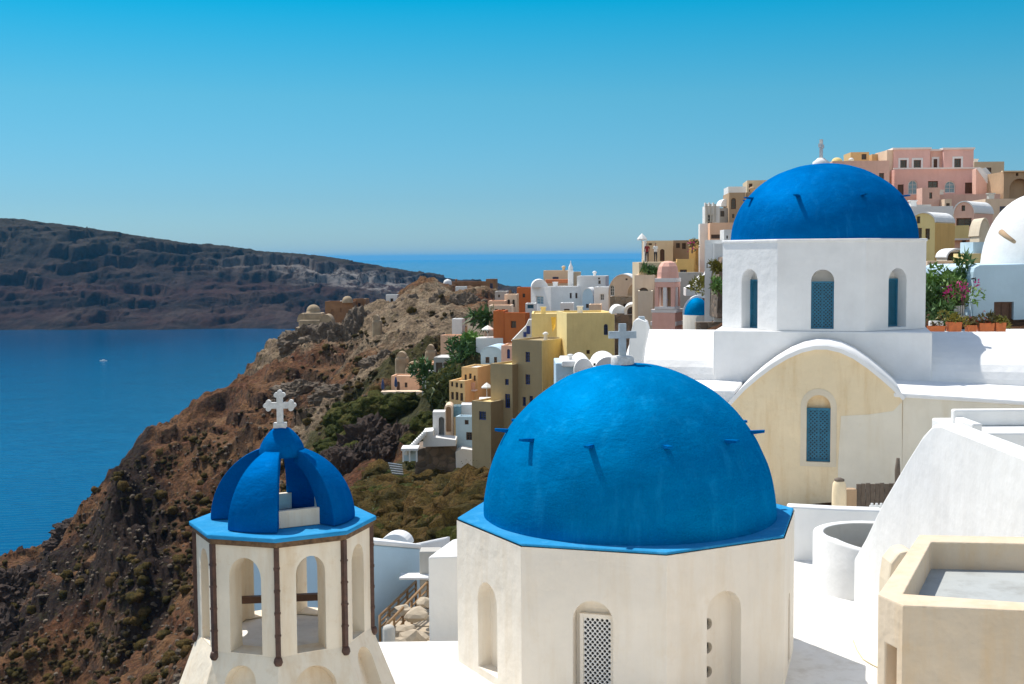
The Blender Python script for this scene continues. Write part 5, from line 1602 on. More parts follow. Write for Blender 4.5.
for i, (x0, x1, y0, y1, Y, lab) in enumerate(((372, 381, 315, 340, 207, 'broken stone pillar wall with a dark hollow, on the cape crest'), (425, 436, 345, 372, 155, 'stump of a pale ruined tower mid-slope'), (395, 408, 352, 385, 151, 'broken ruined wall leaning on the slope above the peach house'), (405, 425, 362, 380, 150, 'round-topped ruined vault stub above the peach house'))):
    t = thing('ruined_wall', lab, 'ruin', av((x0 + x1) / 2, y1, Y), 'ruined walls on the slope')
    box_part(t, 'wall', 'ruin', x0, x1, y0 + 5, y1, Y, 3, .5, 3); HOUSES.append((av((x0 + x1) / 2, y1, Y), av(x0, y1 - 3, Y).z, 4.0))
    vault_part(t, 'broken_top', 'ruin', x0 + 1, x1 - 2, y0, y0 + 5.6, Y + .3, 2.4)
hs('castle_ruin', 'long dark ruined wall along the top of the cape', 495, 262, 6, 281.5, 300, 'ruin_brown', xl=444.5, D=5, cat='ruin', opsL=[('r', 455, 458, 284, 288) + NI, ('r', 478, 480.5, 284, 289) + NI])
hs('castle_ruin', 'small red-brown ruined block at the right end of the cape wall', 496, 256, 6, 279, 300, 'ruin_brown', xl=486, D=4, cat='ruin')
mb = MB(); p = av(447.6, 282, 259); mb.lathe(p, [(1.1, -.8), (1.1, 0), (.8, .5), (0, .8)], 14); tag(mb.build('white_dome', 'white'), 'tiny white dome at the left end of the cape wall', 'dome')
hs('house', 'small white flat house on the cape crest below the ruined wall', 466, 250, 4, 286.5, 296, 'white', xl=455.5, D=3)
hs('house', 'tiny white hut left on the cape crest', 397.5, 255, 4, 294.5, 304, 'white', xl=386, D=3)
# =================================================================== terrain
_perm = RNG.permutation(512)
_P = np.concatenate([_perm, _perm])
_g = RNG.uniform(0, 2 * np.pi, 512)
_GX, _GY = np.cos(_g), np.sin(_g)
def pn(x, y):
    xi = np.floor(x).astype(int); yi = np.floor(y).astype(int)
    xf = x - xi; yf = y - yi
    u = xf * xf * xf * (xf * (xf * 6 - 15) + 10); v = yf * yf * yf * (yf * (yf * 6 - 15) + 10)
    def g(ix, iy, fx, fy):
        h = _P[(_P[ix & 511] + iy) & 511]
        return _GX[h] * fx + _GY[h] * fy
    a = g(xi, yi, xf, yf); b = g(xi + 1, yi, xf - 1, yf); c = g(xi, yi + 1, xf, yf - 1); d = g(xi + 1, yi + 1, xf - 1, yf - 1)
    return (a + u * (b - a)) * (1 - v) + (c + u * (d - c)) * v
def fbm(x, y, o=5, gain=.5, lac=2.03):
    s = np.zeros_like(x); a = 1.0
    for i in range(o):
        s += a * pn(x + 17.3 * i, y - 9.1 * i); x = x * lac; y = y * lac; a *= gain
    return s
def ridged(x, y, o=5, gain=.55):
    s = np.zeros_like(x); a = 1.0
    for i in range(o):
        s += a * (1 - 2.4 * np.abs(pn(x + 31.7 * i, y + 5.3 * i))); x = x * 2.07; y = y * 2.07; a *= gain
    return s

CP = []
def cpx(px, py, Y):
    p = av(px, py, Y); CP.append((p.x, p.y, p.z - H))
for q in [(300, 340, 250), (330, 333, 257), (352, 330, 262), (380, 320, 262), (410, 313, 262), (440, 308, 262), (495, 306, 258), (455, 318, 240), (420, 326, 240),
          (270, 364, 252), (250, 402, 246), (200, 436, 232), (150, 464, 220), (122, 484, 205),
          (112, 560, 178), (90, 540, 208), (60, 566, 215), (25, 578, 222), (0, 584, 225), (60, 600, 180), (0, 640, 172), (0, 684, 152), (80, 684, 145), (-60, 600, 215),
          (250, 450, 200), (300, 400, 218), (290, 440, 190), (150, 520, 182), (200, 540, 160), (150, 600, 150), (180, 650, 132), (240, 500, 170),
          (330, 430, 185), (400, 372, 195), (430, 330, 215), (380, 350, 222), (470, 312, 225), (350, 470, 140), (330, 380, 222), (420, 345, 205), (360, 320, 250),
          (400, 400, 165), (430, 385, 145), (445, 400, 122), (420, 430, 128), (385, 440, 140), (380, 480, 118), (340, 500, 120), (410, 470, 112),
          (440, 500, 100), (480, 500, 95), (380, 500, 98), (400, 530, 82), (450, 540, 78), (350, 540, 86), (440, 470, 108), (480, 470, 107),
          (500, 445, 103), (520, 420, 110), (560, 392, 104), (600, 385, 95), (478, 346, 130), (500, 345, 123), (530, 345, 118), (480, 385, 118), (455, 375, 130),
          (520, 322, 143), (490, 326, 148), (560, 330, 134), (555, 326, 128), (600, 312, 128), (640, 312, 115), (650, 330, 95), (690, 335, 78), (640, 360, 75), (720, 320, 72),
          (660, 275, 94), (700, 275, 84), (715, 245, 88), (720, 230, 98), (760, 215, 106), (860, 206, 116), (940, 214, 112), (930, 246, 95), (985, 240, 98), (1030, 245, 100), (1000, 206, 112), (1060, 206, 112),
          (940, 262, 74), (985, 255, 78), (950, 288, 60), (1000, 280, 62), (900, 330, 46), (1000, 334, 46), (1100, 334, 46), (800, 330, 52), (720, 372, 47)]:
    cpx(*q)
for q in [(5, 18, -10.2), (15, 18, -10.2), (15, 30, -10.2), (5, 30, -10.3), (0, 8, -10.5), (22, 12, -10), (40, 20, -9), (60, 50, -4), (80, 90, 1), (70, 120, 3), (-6, 12, -14), (-14, 20, -22), (-25, 30, -36), (-45, 45, -62),
          (-10, 40, -20), (-3, 40, -15), (3, 40, -12), (-6, 60, -22), (-22, 60, -36), (-30, 80, -40), (-45, 100, -52), (-70, 110, -72), (-100, 110, -110), (-60, 70, -75), (-20, 5, -34), (-50, 10, -85), (-90, 40, -125),
          (60, 160, -10), (40, 170, -18), (20, 190, -24), (25, 155, -15), (35, 148, -12), (45, 158, -14), (90, 160, 0), (120, 120, 3), (120, 60, 0), (0, 215, -18), (30, 230, -50), (70, 230, -30), (110, 220, -20), (0, 300, -100), (60, 300, -90), (120, 300, -80), (-40, 310, -90), (-90, 320, -105), (-20, 282, -40), (-55, 285, -48),
          (-75, 290, -70), (-95, 272, -70), (-110, 262, -90), (-130, 275, -124), (-105, 235, -72), (-135, 240, -110), (-160, 230, -122), (-150, 215, -98), (-165, 170, -118), (-130, 150, -96), (-110, 140, -80), (-200, 200, -128), (-200, 120, -128), (-150, 100, -128), (-250, 260, -130),
          (0, 380, -128), (100, 380, -125), (-100, 360, -128), (-150, 330, -128), (180, 200, -10), (180, 100, 4), (200, 300, -90), (180, 0, 0), (60, -20, -8), (0, -20, -12), (-40, -20, -70), (-100, -20, -125)]:
    CP.append((q[0], q[1] * KY, q[2]))
CPa = np.array(CP); K = 60.0
def tps_fit(P, lam=.004):
    X = P[:, :2] / K; n = len(X)
    d = np.linalg.norm(X[:, None] - X[None], axis=2)
    A = np.where(d > 0, d * d * np.log(np.maximum(d, 1e-9)), 0) + lam * np.eye(n)
    Q = np.hstack([np.ones((n, 1)), X])
    Mx = np.block([[A, Q], [Q.T, np.zeros((3, 3))]])
    return np.linalg.solve(Mx, np.concatenate([P[:, 2], np.zeros(3)])), X
TW, TX = tps_fit(CPa)
def base_h(x, y):
    sh = x.shape; x = x.ravel() / K; y = y.ravel() / K
    out = TW[-3] + TW[-2] * x + TW[-1] * y
    for w, (a, b) in zip(TW[:-3], TX):
        d2 = (x - a) ** 2 + (y - b) ** 2
        out = out + w * .5 * d2 * np.log(np.maximum(d2, 1e-12))
    return out.reshape(sh)
def blob(x, y, pts, rx):
    """1 near any of the given ground points"""
    m = np.zeros_like(x)
    for (a, b, r) in pts:
        m = np.maximum(m, np.exp(-((x - a) ** 2 + (y - b) ** 2) / (r * r)))
    return m
def gp(px, py, Y, r): p = av(px, py, Y); return (p.x, p.y, r)
VILL = [gp(540, 380, 110, 18), gp(600, 350, 110, 18), gp(490, 390, 116, 12), gp(470, 430, 110, 7), gp(560, 310, 145, 16), gp(620, 300, 122, 14), gp(500, 325, 140, 12), gp(460, 350, 138, 10), gp(408, 392, 172, 6),
        gp(690, 290, 84, 16), gp(740, 230, 95, 18), gp(800, 220, 105, 25), gp(900, 210, 105, 25), gp(980, 210, 100, 25), gp(950, 270, 62, 14), gp(1000, 290, 55, 16), (10, 25, 32), (15, 56, 24), (30, 75, 28), gp(313, 325, 252, 7), gp(345, 318, 262, 9), (-1, 32, 8)]
SCREE = [gp(345, 430, 178, 10), gp(365, 415, 184, 10), (gp(385, 400, 188, 8)), gp(325, 455, 172, 9), gp(310, 480, 165, 7), gp(300, 330, 248, 14), gp(330, 345, 240, 14), gp(370, 330, 240, 18), gp(420, 320, 230, 20), gp(460, 300, 240, 18), gp(400, 350, 210, 14), gp(440, 350, 200, 12)]
GREEN = [gp(345, 440, 160, 7), gp(370, 420, 165, 9), gp(400, 410, 160, 7), gp(425, 390, 145, 9), gp(440, 395, 128, 8), gp(400, 510, 92, 14), gp(450, 510, 92, 14), gp(370, 520, 92, 12), gp(435, 440, 116, 6), gp(330, 455, 160, 6)]
DARKR_SHADE = [gp(120, 560, 185, 9), gp(122, 640, 160, 10), gp(40, 600, 180, 9), gp(20, 660, 160, 10), gp(80, 640, 160, 8), gp(90, 530, 205, 9), gp(60, 545, 212, 8), gp(380, 450, 132, 10), gp(360, 470, 130, 8), gp(300, 560, 130, 10)]
DYKE = [gp(119, 486, 206, 0)[:2], gp(121, 560, 183, 0)[:2], gp(127, 640, 158, 0)[:2], gp(136, 700, 142, 0)[:2]]
DARKR_SHADE += [(DYKE[k][0] * (1 - q) + DYKE[k + 1][0] * q + 3.0, DYKE[k][1] * (1 - q) + DYKE[k + 1][1] * q - 2, 4.8) for k in range(3) for q in (0, .2, .4, .6, .8, 1)]  # dark rock, plus shade put into the colour on the dyke's sunless flank
def terr(x, y):
    h = base_h(x, y)
    vill = np.clip(blob(x, y, VILL, 0), 0, 1)
    h = h - 3.2 * vill * np.clip((y - 75) / 20, 0, 1)
    near = np.clip((np.hypot(x, y) - 25) / 60, 0, 1)
    far = np.clip((y - 120) / 80, 0, 1)
    amp = near * (1 - .9 * vill)
    wx = x + 6 * fbm(x / 22, y / 22, 3); wy = y + 6 * fbm(x / 22 + 9, y / 22 + 4, 3)
    r = ridged(wx / 26, wy / 26, 6, .52)
    h = h + amp * (3.6 * r * (.42 + .75 * far) + 1.6 * fbm(x / 11, y / 11, 5, .6) * .7)
    # broad spurs and gullies, and the dark dyke that runs down towards us on the left
    h = h + amp * far * 3.6 * (np.minimum(ridged(wx / 62 + 3, wy / 62 + 1, 3, .5), .7) - .7)
    for (x0, y0), (x1, y1) in zip(DYKE, DYKE[1:]):
        vx, vy = x1 - x0, y1 - y0; ll = vx * vx + vy * vy
        tq = np.clip(((x - x0) * vx + (y - y0) * vy) / ll, 0, 1)
        ex, ey = x - x0 - tq * vx, y - y0 - tq * vy
        dd = np.hypot(ex, ey); right = (vx * ey - vy * ex) > 0
        jag = 1 + .35 * pn(x / 4.2, y / 4.2) + .25 * pn(x / 1.7, y / 1.7)
        ramp_ = np.clip((203 - y / KY) / 32, 0, 1); lift = 6.5 * ramp_ * jag * np.where(right, np.exp(-(dd / 4.0) ** 4), np.exp(-(dd / 4.5) ** 2))
        h = np.where(dd < 22, np.maximum(h, h + lift - 1.2), h)
    # strata steps on the cape and lava ribs on the lower slope
    rock = np.clip(fbm(x / 30 + 3, y / 30, 4) * 1.6 + .25, 0, 1) * amp
    st = 3.4; q = h / st + .6 * fbm(x / 15, y / 15, 3); f = q - np.floor(q)
    h = h + rock * st * 1.0 * (np.clip((f - .35) / .3, 0, 1) - f)
    # boulders
    b = pn(x / 2.3, y / 2.3); h = h + amp * .45 * np.clip(b - .22, 0, 1) ** .7 * (.6 + .8 * far)
    b = pn(x / 5.1 + 7, y / 5.1); h = h + amp * 2.0 * np.clip(b - .30, 0, 1) ** .6
    for p, zb, r in HOUSES:                      # building plots are cut into the slope
        k = 1 - .35 * r / max(20., math.hypot(p.x, p.y))
        w = np.exp(-((x - p.x * k) ** 2 + (y - p.y * k) ** 2) / (r * r))
        lo = zb - H - .3
        h = np.where(h > lo, h + (lo - h) * np.clip(w * 1.5, 0, 1), h)
    return np.maximum(h, -131.)
# grid in bearing and distance, finer towards the eye
az = np.concatenate([np.linspace(-62, -31, 120, endpoint=False), np.linspace(-31, 3, 560, endpoint=False), np.linspace(3, 60, 240)])
rr = np.concatenate([np.geomspace(8, 85, 110, endpoint=False), np.geomspace(85, 360, 520, endpoint=False), np.geomspace(360, 570, 60)])
AZ, RR = np.meshgrid(np.radians(az), rr)
TXg = RR * np.sin(AZ); TYg = RR * np.cos(AZ)
TZg = terr(TXg, TYg)
def grid_object(name, X, Y, Zv, mat, masks=None, smooth=True):
    nr, nc = X.shape
    me = bpy.data.meshes.new(name)
    co = np.stack([X, Y, Zv], -1).reshape(-1, 3).astype(np.float32)
    i = np.arange(nr * nc).reshape(nr, nc)
    q = np.stack([i[:-1, :-1], i[:-1, 1:], i[1:, 1:], i[1:, :-1]], -1).reshape(-1, 4)
    me.vertices.add(len(co)); me.vertices.foreach_set('co', co.ravel())
    me.loops.add(q.size); me.loops.foreach_set('vertex_index', q.ravel().astype(np.int32))
    me.polygons.add(len(q)); me.polygons.foreach_set('loop_start', np.arange(0, q.size, 4, dtype=np.int32))
    me.polygons.foreach_set('loop_total', np.full(len(q), 4, dtype=np.int32))
    me.polygons.foreach_set('use_smooth', np.full(len(q), smooth))
    me.update(calc_edges=True); me.validate()
    if masks is not None:
        at_ = me.color_attributes.new('ground', 'FLOAT_COLOR', 'POINT')
        at_.data.foreach_set('color', np.concatenate([masks.reshape(-1, 3), np.ones((nr * nc, 1))], 1).astype(np.float32).ravel())
    me.materials.append(mat)
    o = bpy.data.objects.new(name, me); COL.objects.link(o)
    return o
def terrain_mat():
    m, nt, b = newmat('slope_soil')
    g = nd(nt, 'ShaderNodeNewGeometry'); pos = g.outputs['Position']
    at_ = nd(nt, 'ShaderNodeAttribute', attribute_name='ground'); sp = nd(nt, 'ShaderNodeSeparateColor'); nt.links.new(at_.outputs['Color'], sp.inputs[0])
    soil = ramp(nt, noise_tex(nt, pos, .10, 8, .68), [(.28, (.055, .027, .014)), (.45, (.125, .058, .027)), (.60, (.18, .092, .042)), (.75, (.24, .145, .072))])
    red = ramp(nt, noise_tex(nt, pos, .045, 5, .6), [(.52, (0, 0, 0)), (.66, (.75,) * 3)])
    c = mixc(nt, red, soil, (.115, .042, .022))
    grit = ramp(nt, noise_tex(nt, pos, 1.6, 8, .75), [(.34, (.35, .33, .32)), (.52, (1, 1, 1)), (.72, (1.7, 1.6, 1.45))])
    # pale scree and tuff
    tuff = ramp(nt, noise_tex(nt, pos, .22, 8, .7), [(.3, (.13, .092, .060)), (.5, (.25, .185, .12)), (.7, (.36, .285, .19))])
    def masked(ch, gain, thr):
        n = noise_tex(nt, pos, .22, 6, .7)
        ma = nd(nt, 'ShaderNodeMath', operation='MULTIPLY_ADD'); nt.links.new(sp.outputs[ch], ma.inputs[0]); ma.inputs[1].default_value = 1.0
        sub = nd(nt, 'ShaderNodeMath', operation='SUBTRACT'); sub.inputs[1].default_value = .5; nt.links.new(n, sub.inputs[0]); nt.links.new(sub.outputs[0], ma.inputs[2])
        return ramp(nt, ma.outputs[0], [(thr - .12, (0, 0, 0)), (thr + .14, (gain,) * 3)])
    c = mixc(nt, masked(0, .9, .42), c, tuff)
    dark = ramp(nt, noise_tex(nt, pos, .5, 6, .7), [(.35, (.008, .006, .006)), (.6, (.028, .016, .013)), (.8, (.065, .038, .030))])
    c = mixc(nt, masked(2, .95, .40), c, dark)
    # steep faces show bare dark lava
    nz = nd(nt, 'ShaderNodeSeparateXYZ'); nt.links.new(g.outputs['True Normal'], nz.inputs[0])
    steep = ramp(nt, nz.outputs['Z'], [(.38, (.75,) * 3), (.62, (0, 0, 0))])
    c = mixc(nt, steep, c, mixc(nt, sp.outputs[0], (.050, .034, .027), (.20, .145, .095)))
    # low dry scrub in speckles, greener where it is damp
    gr = noise_tex(nt, pos, .75, 8, .78)
    c = mixc(nt, ramp(nt, gr, [(.54, (0, 0, 0)), (.62, (.7,) * 3)]), c, mixc(nt, noise_tex(nt, pos, .3, 3), (.075, .058, .020), (.05, .052, .018)))
    c = mixc(nt, masked(1, .9, .35), c, (.055, .055, .018))
    c = mixc(nt, 1.0, c, grit, 'MULTIPLY')
    nt.links.new(c, b.inputs['Base Color']); b.inputs['Roughness'].default_value = .95; b.inputs['Specular IOR Level'].default_value = .15
    n1 = bump(nt, b, noise_tex(nt, pos, .7, 8, .7), 1.0, 1.2)
    v = nd(nt, 'ShaderNodeTexVoronoi'); v.inputs['Scale'].default_value = .9; nt.links.new(pos, v.inputs['Vector'])
    n2 = bump(nt, b, v.outputs['Distance'], .6, .5, n1)
    bump(nt, b, noise_tex(nt, pos, 4, 6, .7), .6, .2, n2)
    return m
msk = np.stack([np.clip(blob(TXg, TYg, SCREE, 0), 0, 1), np.clip(blob(TXg, TYg, GREEN, 0), 0, 1), np.clip(blob(TXg, TYg, DARKR_SHADE, 0), 0, 1)], -1)
tag(grid_object('hillside', TXg, TYg, TZg + H, terrain_mat(), msk), kind='structure')

TANG = TZg / RR
def hit(px, py, rmin=30):
    """ground point seen at a picture position"""
    d = ray(px, py); a = math.degrees(math.atan2(d.x, d.y)); el = d.z / math.hypot(d.x, d.y)
    j = int(np.clip(np.searchsorted(az, a), 0, len(az) - 1))
    col = TANG[:, j]; k = np.where((col >= el) & (rr > rmin))[0]
    if not len(k): return None
    k = k[0]
    return Vector((TXg[k, j], TYg[k, j], TZg[k, j] + H))

# ---- lava outcrops standing out of the slope
def outcrop(px, py, Y, r, sx, seed, mat, lab=None):
    from mathutils import noise as mn
    bm = bmesh.new(); bmesh.ops.create_icosphere(bm, subdivisions=5, radius=1)
    sv = Vector((seed * 7.3, seed * 3.1, seed * 1.7))
    for v in bm.verts:
        d = v.co.normalized()
        k = 1 + .45 * (mn.noise(d * 1.4 + sv) + .6 * abs(mn.noise(d * 3 + sv)) + .4 * mn.noise(d * 7 + sv) + .25 * mn.noise(d * 16 + sv) + .16 * mn.noise(d * 34 + sv))
        q = d * k
        v.co = Vector((q.x * sx[0], q.y * sx[1], q.z * sx[2])) * r
    me = bpy.data.meshes.new('lava_outcrop'); bm.to_mesh(me); bm.free(); me.materials.append(mat)
    o = bpy.data.objects.new('lava_outcrop', me); COL.objects.link(o); o.location = av(px, py, Y)
    tag(o, kind='structure')
def lava_mat(name, c1, c2, c3):
    m, nt, b = newmat(name)
    pos = nd(nt, 'ShaderNodeNewGeometry').outputs['Position']
    c = ramp(nt, noise_tex(nt, pos, .45, 8, .75), [(.32, c1), (.5, c2), (.7, c3)])
    c = mixc(nt, ramp(nt, noise_tex(nt, pos, 1.4, 6, .7), [(.55, (0, 0, 0)), (.68, (.5,) * 3)]), c, tuple(x * 2.2 for x in c3))
    nt.links.new(c, b.inputs['Base Color']); b.inputs['Roughness'].default_value = .95
    n1 = bump(nt, b, noise_tex(nt, pos, .8, 8, .75), 1.0, 1.0); bump(nt, b, noise_tex(nt, pos, 4, 6, .7), .7, .25, n1)
    MATS[name] = m; return m
LV = lava_mat('lava', (.016, .011, .009), (.062, .036, .024), (.125, .075, .048))
TF = lava_mat('tuff', (.07, .05, .035), (.17, .125, .085), (.27, .21, .145))
outcrop(148, 555, 172, 4.2, (1.6, 1.2, .6), 3, LV)
outcrop(92, 536, 204, 4.6, (1.5, .9, .7), 4, LV)
outcrop(70, 545, 208, 3.2, (1.4, 1, .7), 5, LV)
outcrop(15, 590, 178, 4.2, (1.0, 1, .9), 6, LV)
outcrop(8, 650, 162, 5.0, (.9, 1, 1.2), 7, LV)
outcrop(62, 640, 160, 4.4, (1.7, 1, .8), 8, LV)
outcrop(100, 655, 152, 3.0, (1.5, 1, .6), 9, LV)
outcrop(35, 602, 176, 3.0, (1.5, 1, .6), 10, LV)
outcrop(375, 462, 130, 4.0, (1.3, 1, 1.3), 11, LV)
outcrop(358, 474, 126, 3.0, (1.2, 1, 1.3), 12, LV)
outcrop(398, 452, 124, 2.6, (1.0, 1, 1.2), 13, LV)
outcrop(305, 345, 247, 5.0, (1.2, 1, .9), 14, TF)
outcrop(285, 365, 248, 4.0, (1.2, 1, 1.0), 15, TF)
outcrop(385, 322, 250, 4.0, (1.4, 1, 1.1), 16, TF)
outcrop(405, 332, 232, 4.5, (1.2, 1, 1.2), 17, TF)
outcrop(430, 322, 238, 4.5, (1.4, 1, 1.0), 18, TF)
outcrop(395, 345, 216, 3.6, (1.0, 1, 1.3), 19, TF)
outcrop(455, 315, 222, 4.0, (1.3, 1, 1.2), 20, TF)
outcrop(420, 345, 206, 3.0, (1.0, 1, 1.5), 21, TF)
outcrop(440, 332, 205, 3.0, (1.2, 1, 1.2), 22, TF)
for q in ((330, 352, 234, 4.0, (1.3, 1, 1.3)), (350, 347, 230, 4.4, (1, 1, 1.5)), (366, 338, 234, 4.2, (1.2, 1, 1.3)), (415, 318, 243, 3.6, (1.2, 1, 1.2)), (445, 326, 222, 4.2, (1.1, 1, 1.5)), (468, 318, 214, 3.6, (1.2, 1, 1.3)), (385, 372, 190, 3.2, (1.3, 1, 1.1)), (340, 398, 190, 3.0, (1.5, 1, .9)), (300, 395, 205, 3.4, (1.5, 1, .8))):
    outcrop(q[0], q[1], q[2], q[3], q[4], 30 + q[0] % 17, TF)

# ---- scrub: thickets in the gully, tufts on the open slope
def bushblob(seed, sub_):
    from mathutils import noise as mn
    bm = bmesh.new(); bmesh.ops.create_icosphere(bm, subdivisions=sub_, radius=1)
    sv = Vector((seed * 5.3, seed * 2.1, seed * 3.7))
    for v in bm.verts:
        d = v.co.normalized()
        v.co = d * (1 + .42 * mn.noise(d * 1.5 + sv) + .30 * abs(mn.noise(d * 3.4 + sv)) + .26 * mn.noise(d * 7.5 + sv) + .2 * mn.noise(d * 15 + sv))
        v.co.z *= .8
    r = ([v.co.copy() for v in bm.verts], [tuple(v.index for v in f.verts) for f in bm.faces]); bm.free()
    return r
def scrubmat(name, cs, sc=1.0):
    m, nt, b = newmat(name)
    pos = nd(nt, 'ShaderNodeNewGeometry').outputs['Position']
    c = ramp(nt, noise_tex(nt, pos, .35, 4, .6), [(.36, cs[0]), (.50, cs[1]), (.64, cs[2])])
    leaf = ramp(nt, noise_tex(nt, pos, 3.4 * sc, 6, .8), [(.36, (.35, .35, .33)), (.5, (.95, .95, .95)), (.66, (1.7, 1.65, 1.45))])
    nt.links.new(mixc(nt, 1.0, c, leaf, 'MULTIPLY'), b.inputs['Base Color'])
    b.inputs['Roughness'].default_value = .9; b.inputs['Specular IOR Level'].default_value = .1
    n1 = bump(nt, b, noise_tex(nt, pos, 2.2 * sc, 6, .75), 1.0, .55); bump(nt, b, noise_tex(nt, pos, 7 * sc, 5, .75), 1.0, .16, n1)
    MATS[name] = m
scrubmat('scrub_brown', ((.052, .044, .012), (.105, .072, .020), (.135, .080, .026)))
scrubmat('scrub_green', ((.030, .040, .008), (.066, .074, .015), (.10, .088, .024)))
scrubmat('scrub_dry', ((.045, .036, .014), (.085, .062, .026), (.12, .085, .035)), 1.6)
BLOBS = {k: [bushblob(s + 10 * k, k) for s in range(7)] for k in (1, 2, 3)}
def scrub(name, mat, spots, label, lvl, twigs=0, leaf=.15):
    """lumpy twiggy cushions of scrub"""
    rng = random.Random(len(spots)); mb = MB()
    for p, r in spots:
        vs, fs = rng.choice(BLOBS[lvl]); a = rng.uniform(0, 6.3); ca, sa = math.cos(a) * r, math.sin(a) * r; i = len(mb.v); q = rng.uniform(.75, 1.15) * r
        mb.v += [Vector((p.x + v.x * ca - v.y * sa, p.y + v.x * sa + v.y * ca, p.z + v.z * q + r * .15)) for v in vs]
        mb.f += [tuple(i + k for k in f) for f in fs]; mb.m += [0] * len(fs); mb.s += [True] * len(fs)
        if twigs: leaves(mb, clump_pts(p + Z * r * .25, r * 1.15, twigs, rng, (1, 1, .8), 5), leaf, 1, 1.2, rng)
    o = mb.build(name, [mat, {'scrub_brown': 'leaf_scrub', 'scrub_green': 'leaf_scrub_green', 'scrub_dry': 'leaf_dry'}[mat]], loc=(0, 0, 0), weld=False)
    return tag(o, label, 'scrub', None, 'stuff')
def inpoly(x, y, P):
    c = False; n = len(P)
    for i in range(n):
        x1, y1 = P[i]; x2, y2 = P[i - 1]
        if (y1 > y) != (y2 > y) and x < (x2 - x1) * (y - y1) / (y2 - y1) + x1: c = not c
    return c
def sample(P, n, r0, r1, seed, rmin=40, patchy=False):
    rng = random.Random(seed); out = []
    xs = [p[0] for p in P]; ys = [p[1] for p in P]; k = 0
    while len(out) < n and k < n * 30:
        k += 1
        x, y = rng.uniform(min(xs), max(xs)), rng.uniform(min(ys), max(ys))
        if not inpoly(x, y, P) or (378 < x < 437 and 360 < y < 403): continue
        h = hit(x, y, rmin)
        if h is None: continue
        if patchy and pn(np.array([h.x / 9.0]), np.array([h.y / 9.0]))[0] + rng.gauss(0, .12) < .05: continue
        out.append((h, rng.uniform(r0, r1)))
    return out
scrub('scrub', 'scrub_brown', sample([(335, 500), (370, 478), (420, 482), (490, 486), (490, 560), (330, 560)], 240, .9, 2.0, 3), 'brown and olive thicket filling the gully above the white walls', 3, 40, .12)
scrub('scrub', 'scrub_green', sample([(315, 468), (335, 415), (380, 398), (425, 372), (450, 380), (452, 405), (420, 402), (375, 430), (345, 470)], 170, .7, 1.6, 4), 'green scrub running down the slope below the small peach house', 3, 30, .14)
scrub('scrub', 'scrub_green', sample([(408, 445), (425, 415), (445, 410), (452, 440), (430, 470), (412, 480)], 60, .5, 1.1, 5), 'green scrub around the cliff house terraces', 3, 30, .12)
scrub('scrub', 'scrub_green', sample([(335, 500), (370, 478), (420, 482), (490, 486), (490, 560), (330, 560)], 95, .7, 1.7, 23), 'greener bushes scattered through the brown thicket above the white walls', 3, 40, .12)
scrub('scrub', 'scrub_dry', sample([(0, 560), (110, 480), (260, 400), (300, 345), (440, 300), (470, 330), (400, 380), (330, 420), (310, 520), (190, 690), (0, 690)], 800, .15, .5, 6, patchy=True), 'dry tufts scattered over the brown slope', 2, 5, .14)
scrub('scrub', 'scrub_brown', sample([(0, 560), (110, 480), (260, 400), (300, 345), (440, 300), (470, 330), (400, 380), (330, 420), (310, 520), (190, 690), (0, 690)], 200, .3, 1.0, 8, patchy=True), 'darker bushes scattered over the brown slope', 2, 10, .18)
# loose stones
def stones():
    rng = random.Random(5); mb = MB()
    base = [rock_mesh(1, k + 40, 1) for k in range(6)]
    dat = [([v.co.copy() for v in me.vertices], [tuple(p.vertices) for p in me.polygons]) for me in base]
    for h, r in sample([(0, 560), (110, 480), (260, 400), (300, 345), (440, 300), (470, 330), (430, 390), (330, 430), (310, 520), (190, 690), (0, 690)], 1500, .10, .36, 9):
        vs, fs = rng.choice(dat); i = len(mb.v); a = rng.uniform(0, 6.3); r *= rng.choice((.7, .7, 1, 1.4))
        for v in vs: mb.v.append(h + Vector((v.x * math.cos(a) - v.y * math.sin(a), v.x * math.sin(a) + v.y * math.cos(a), v.z)) * r)
        for f in fs: mb.f.append(tuple(i + k for k in f)); mb.m.append(0); mb.s.append(False)
    for me in base: bpy.data.meshes.remove(me)
    tag(mb.build('loose_stones', TF, loc=(0, 0, 0), weld=False), 'loose pale stones strewn over the slope', 'stones', None, 'stuff')
stones()

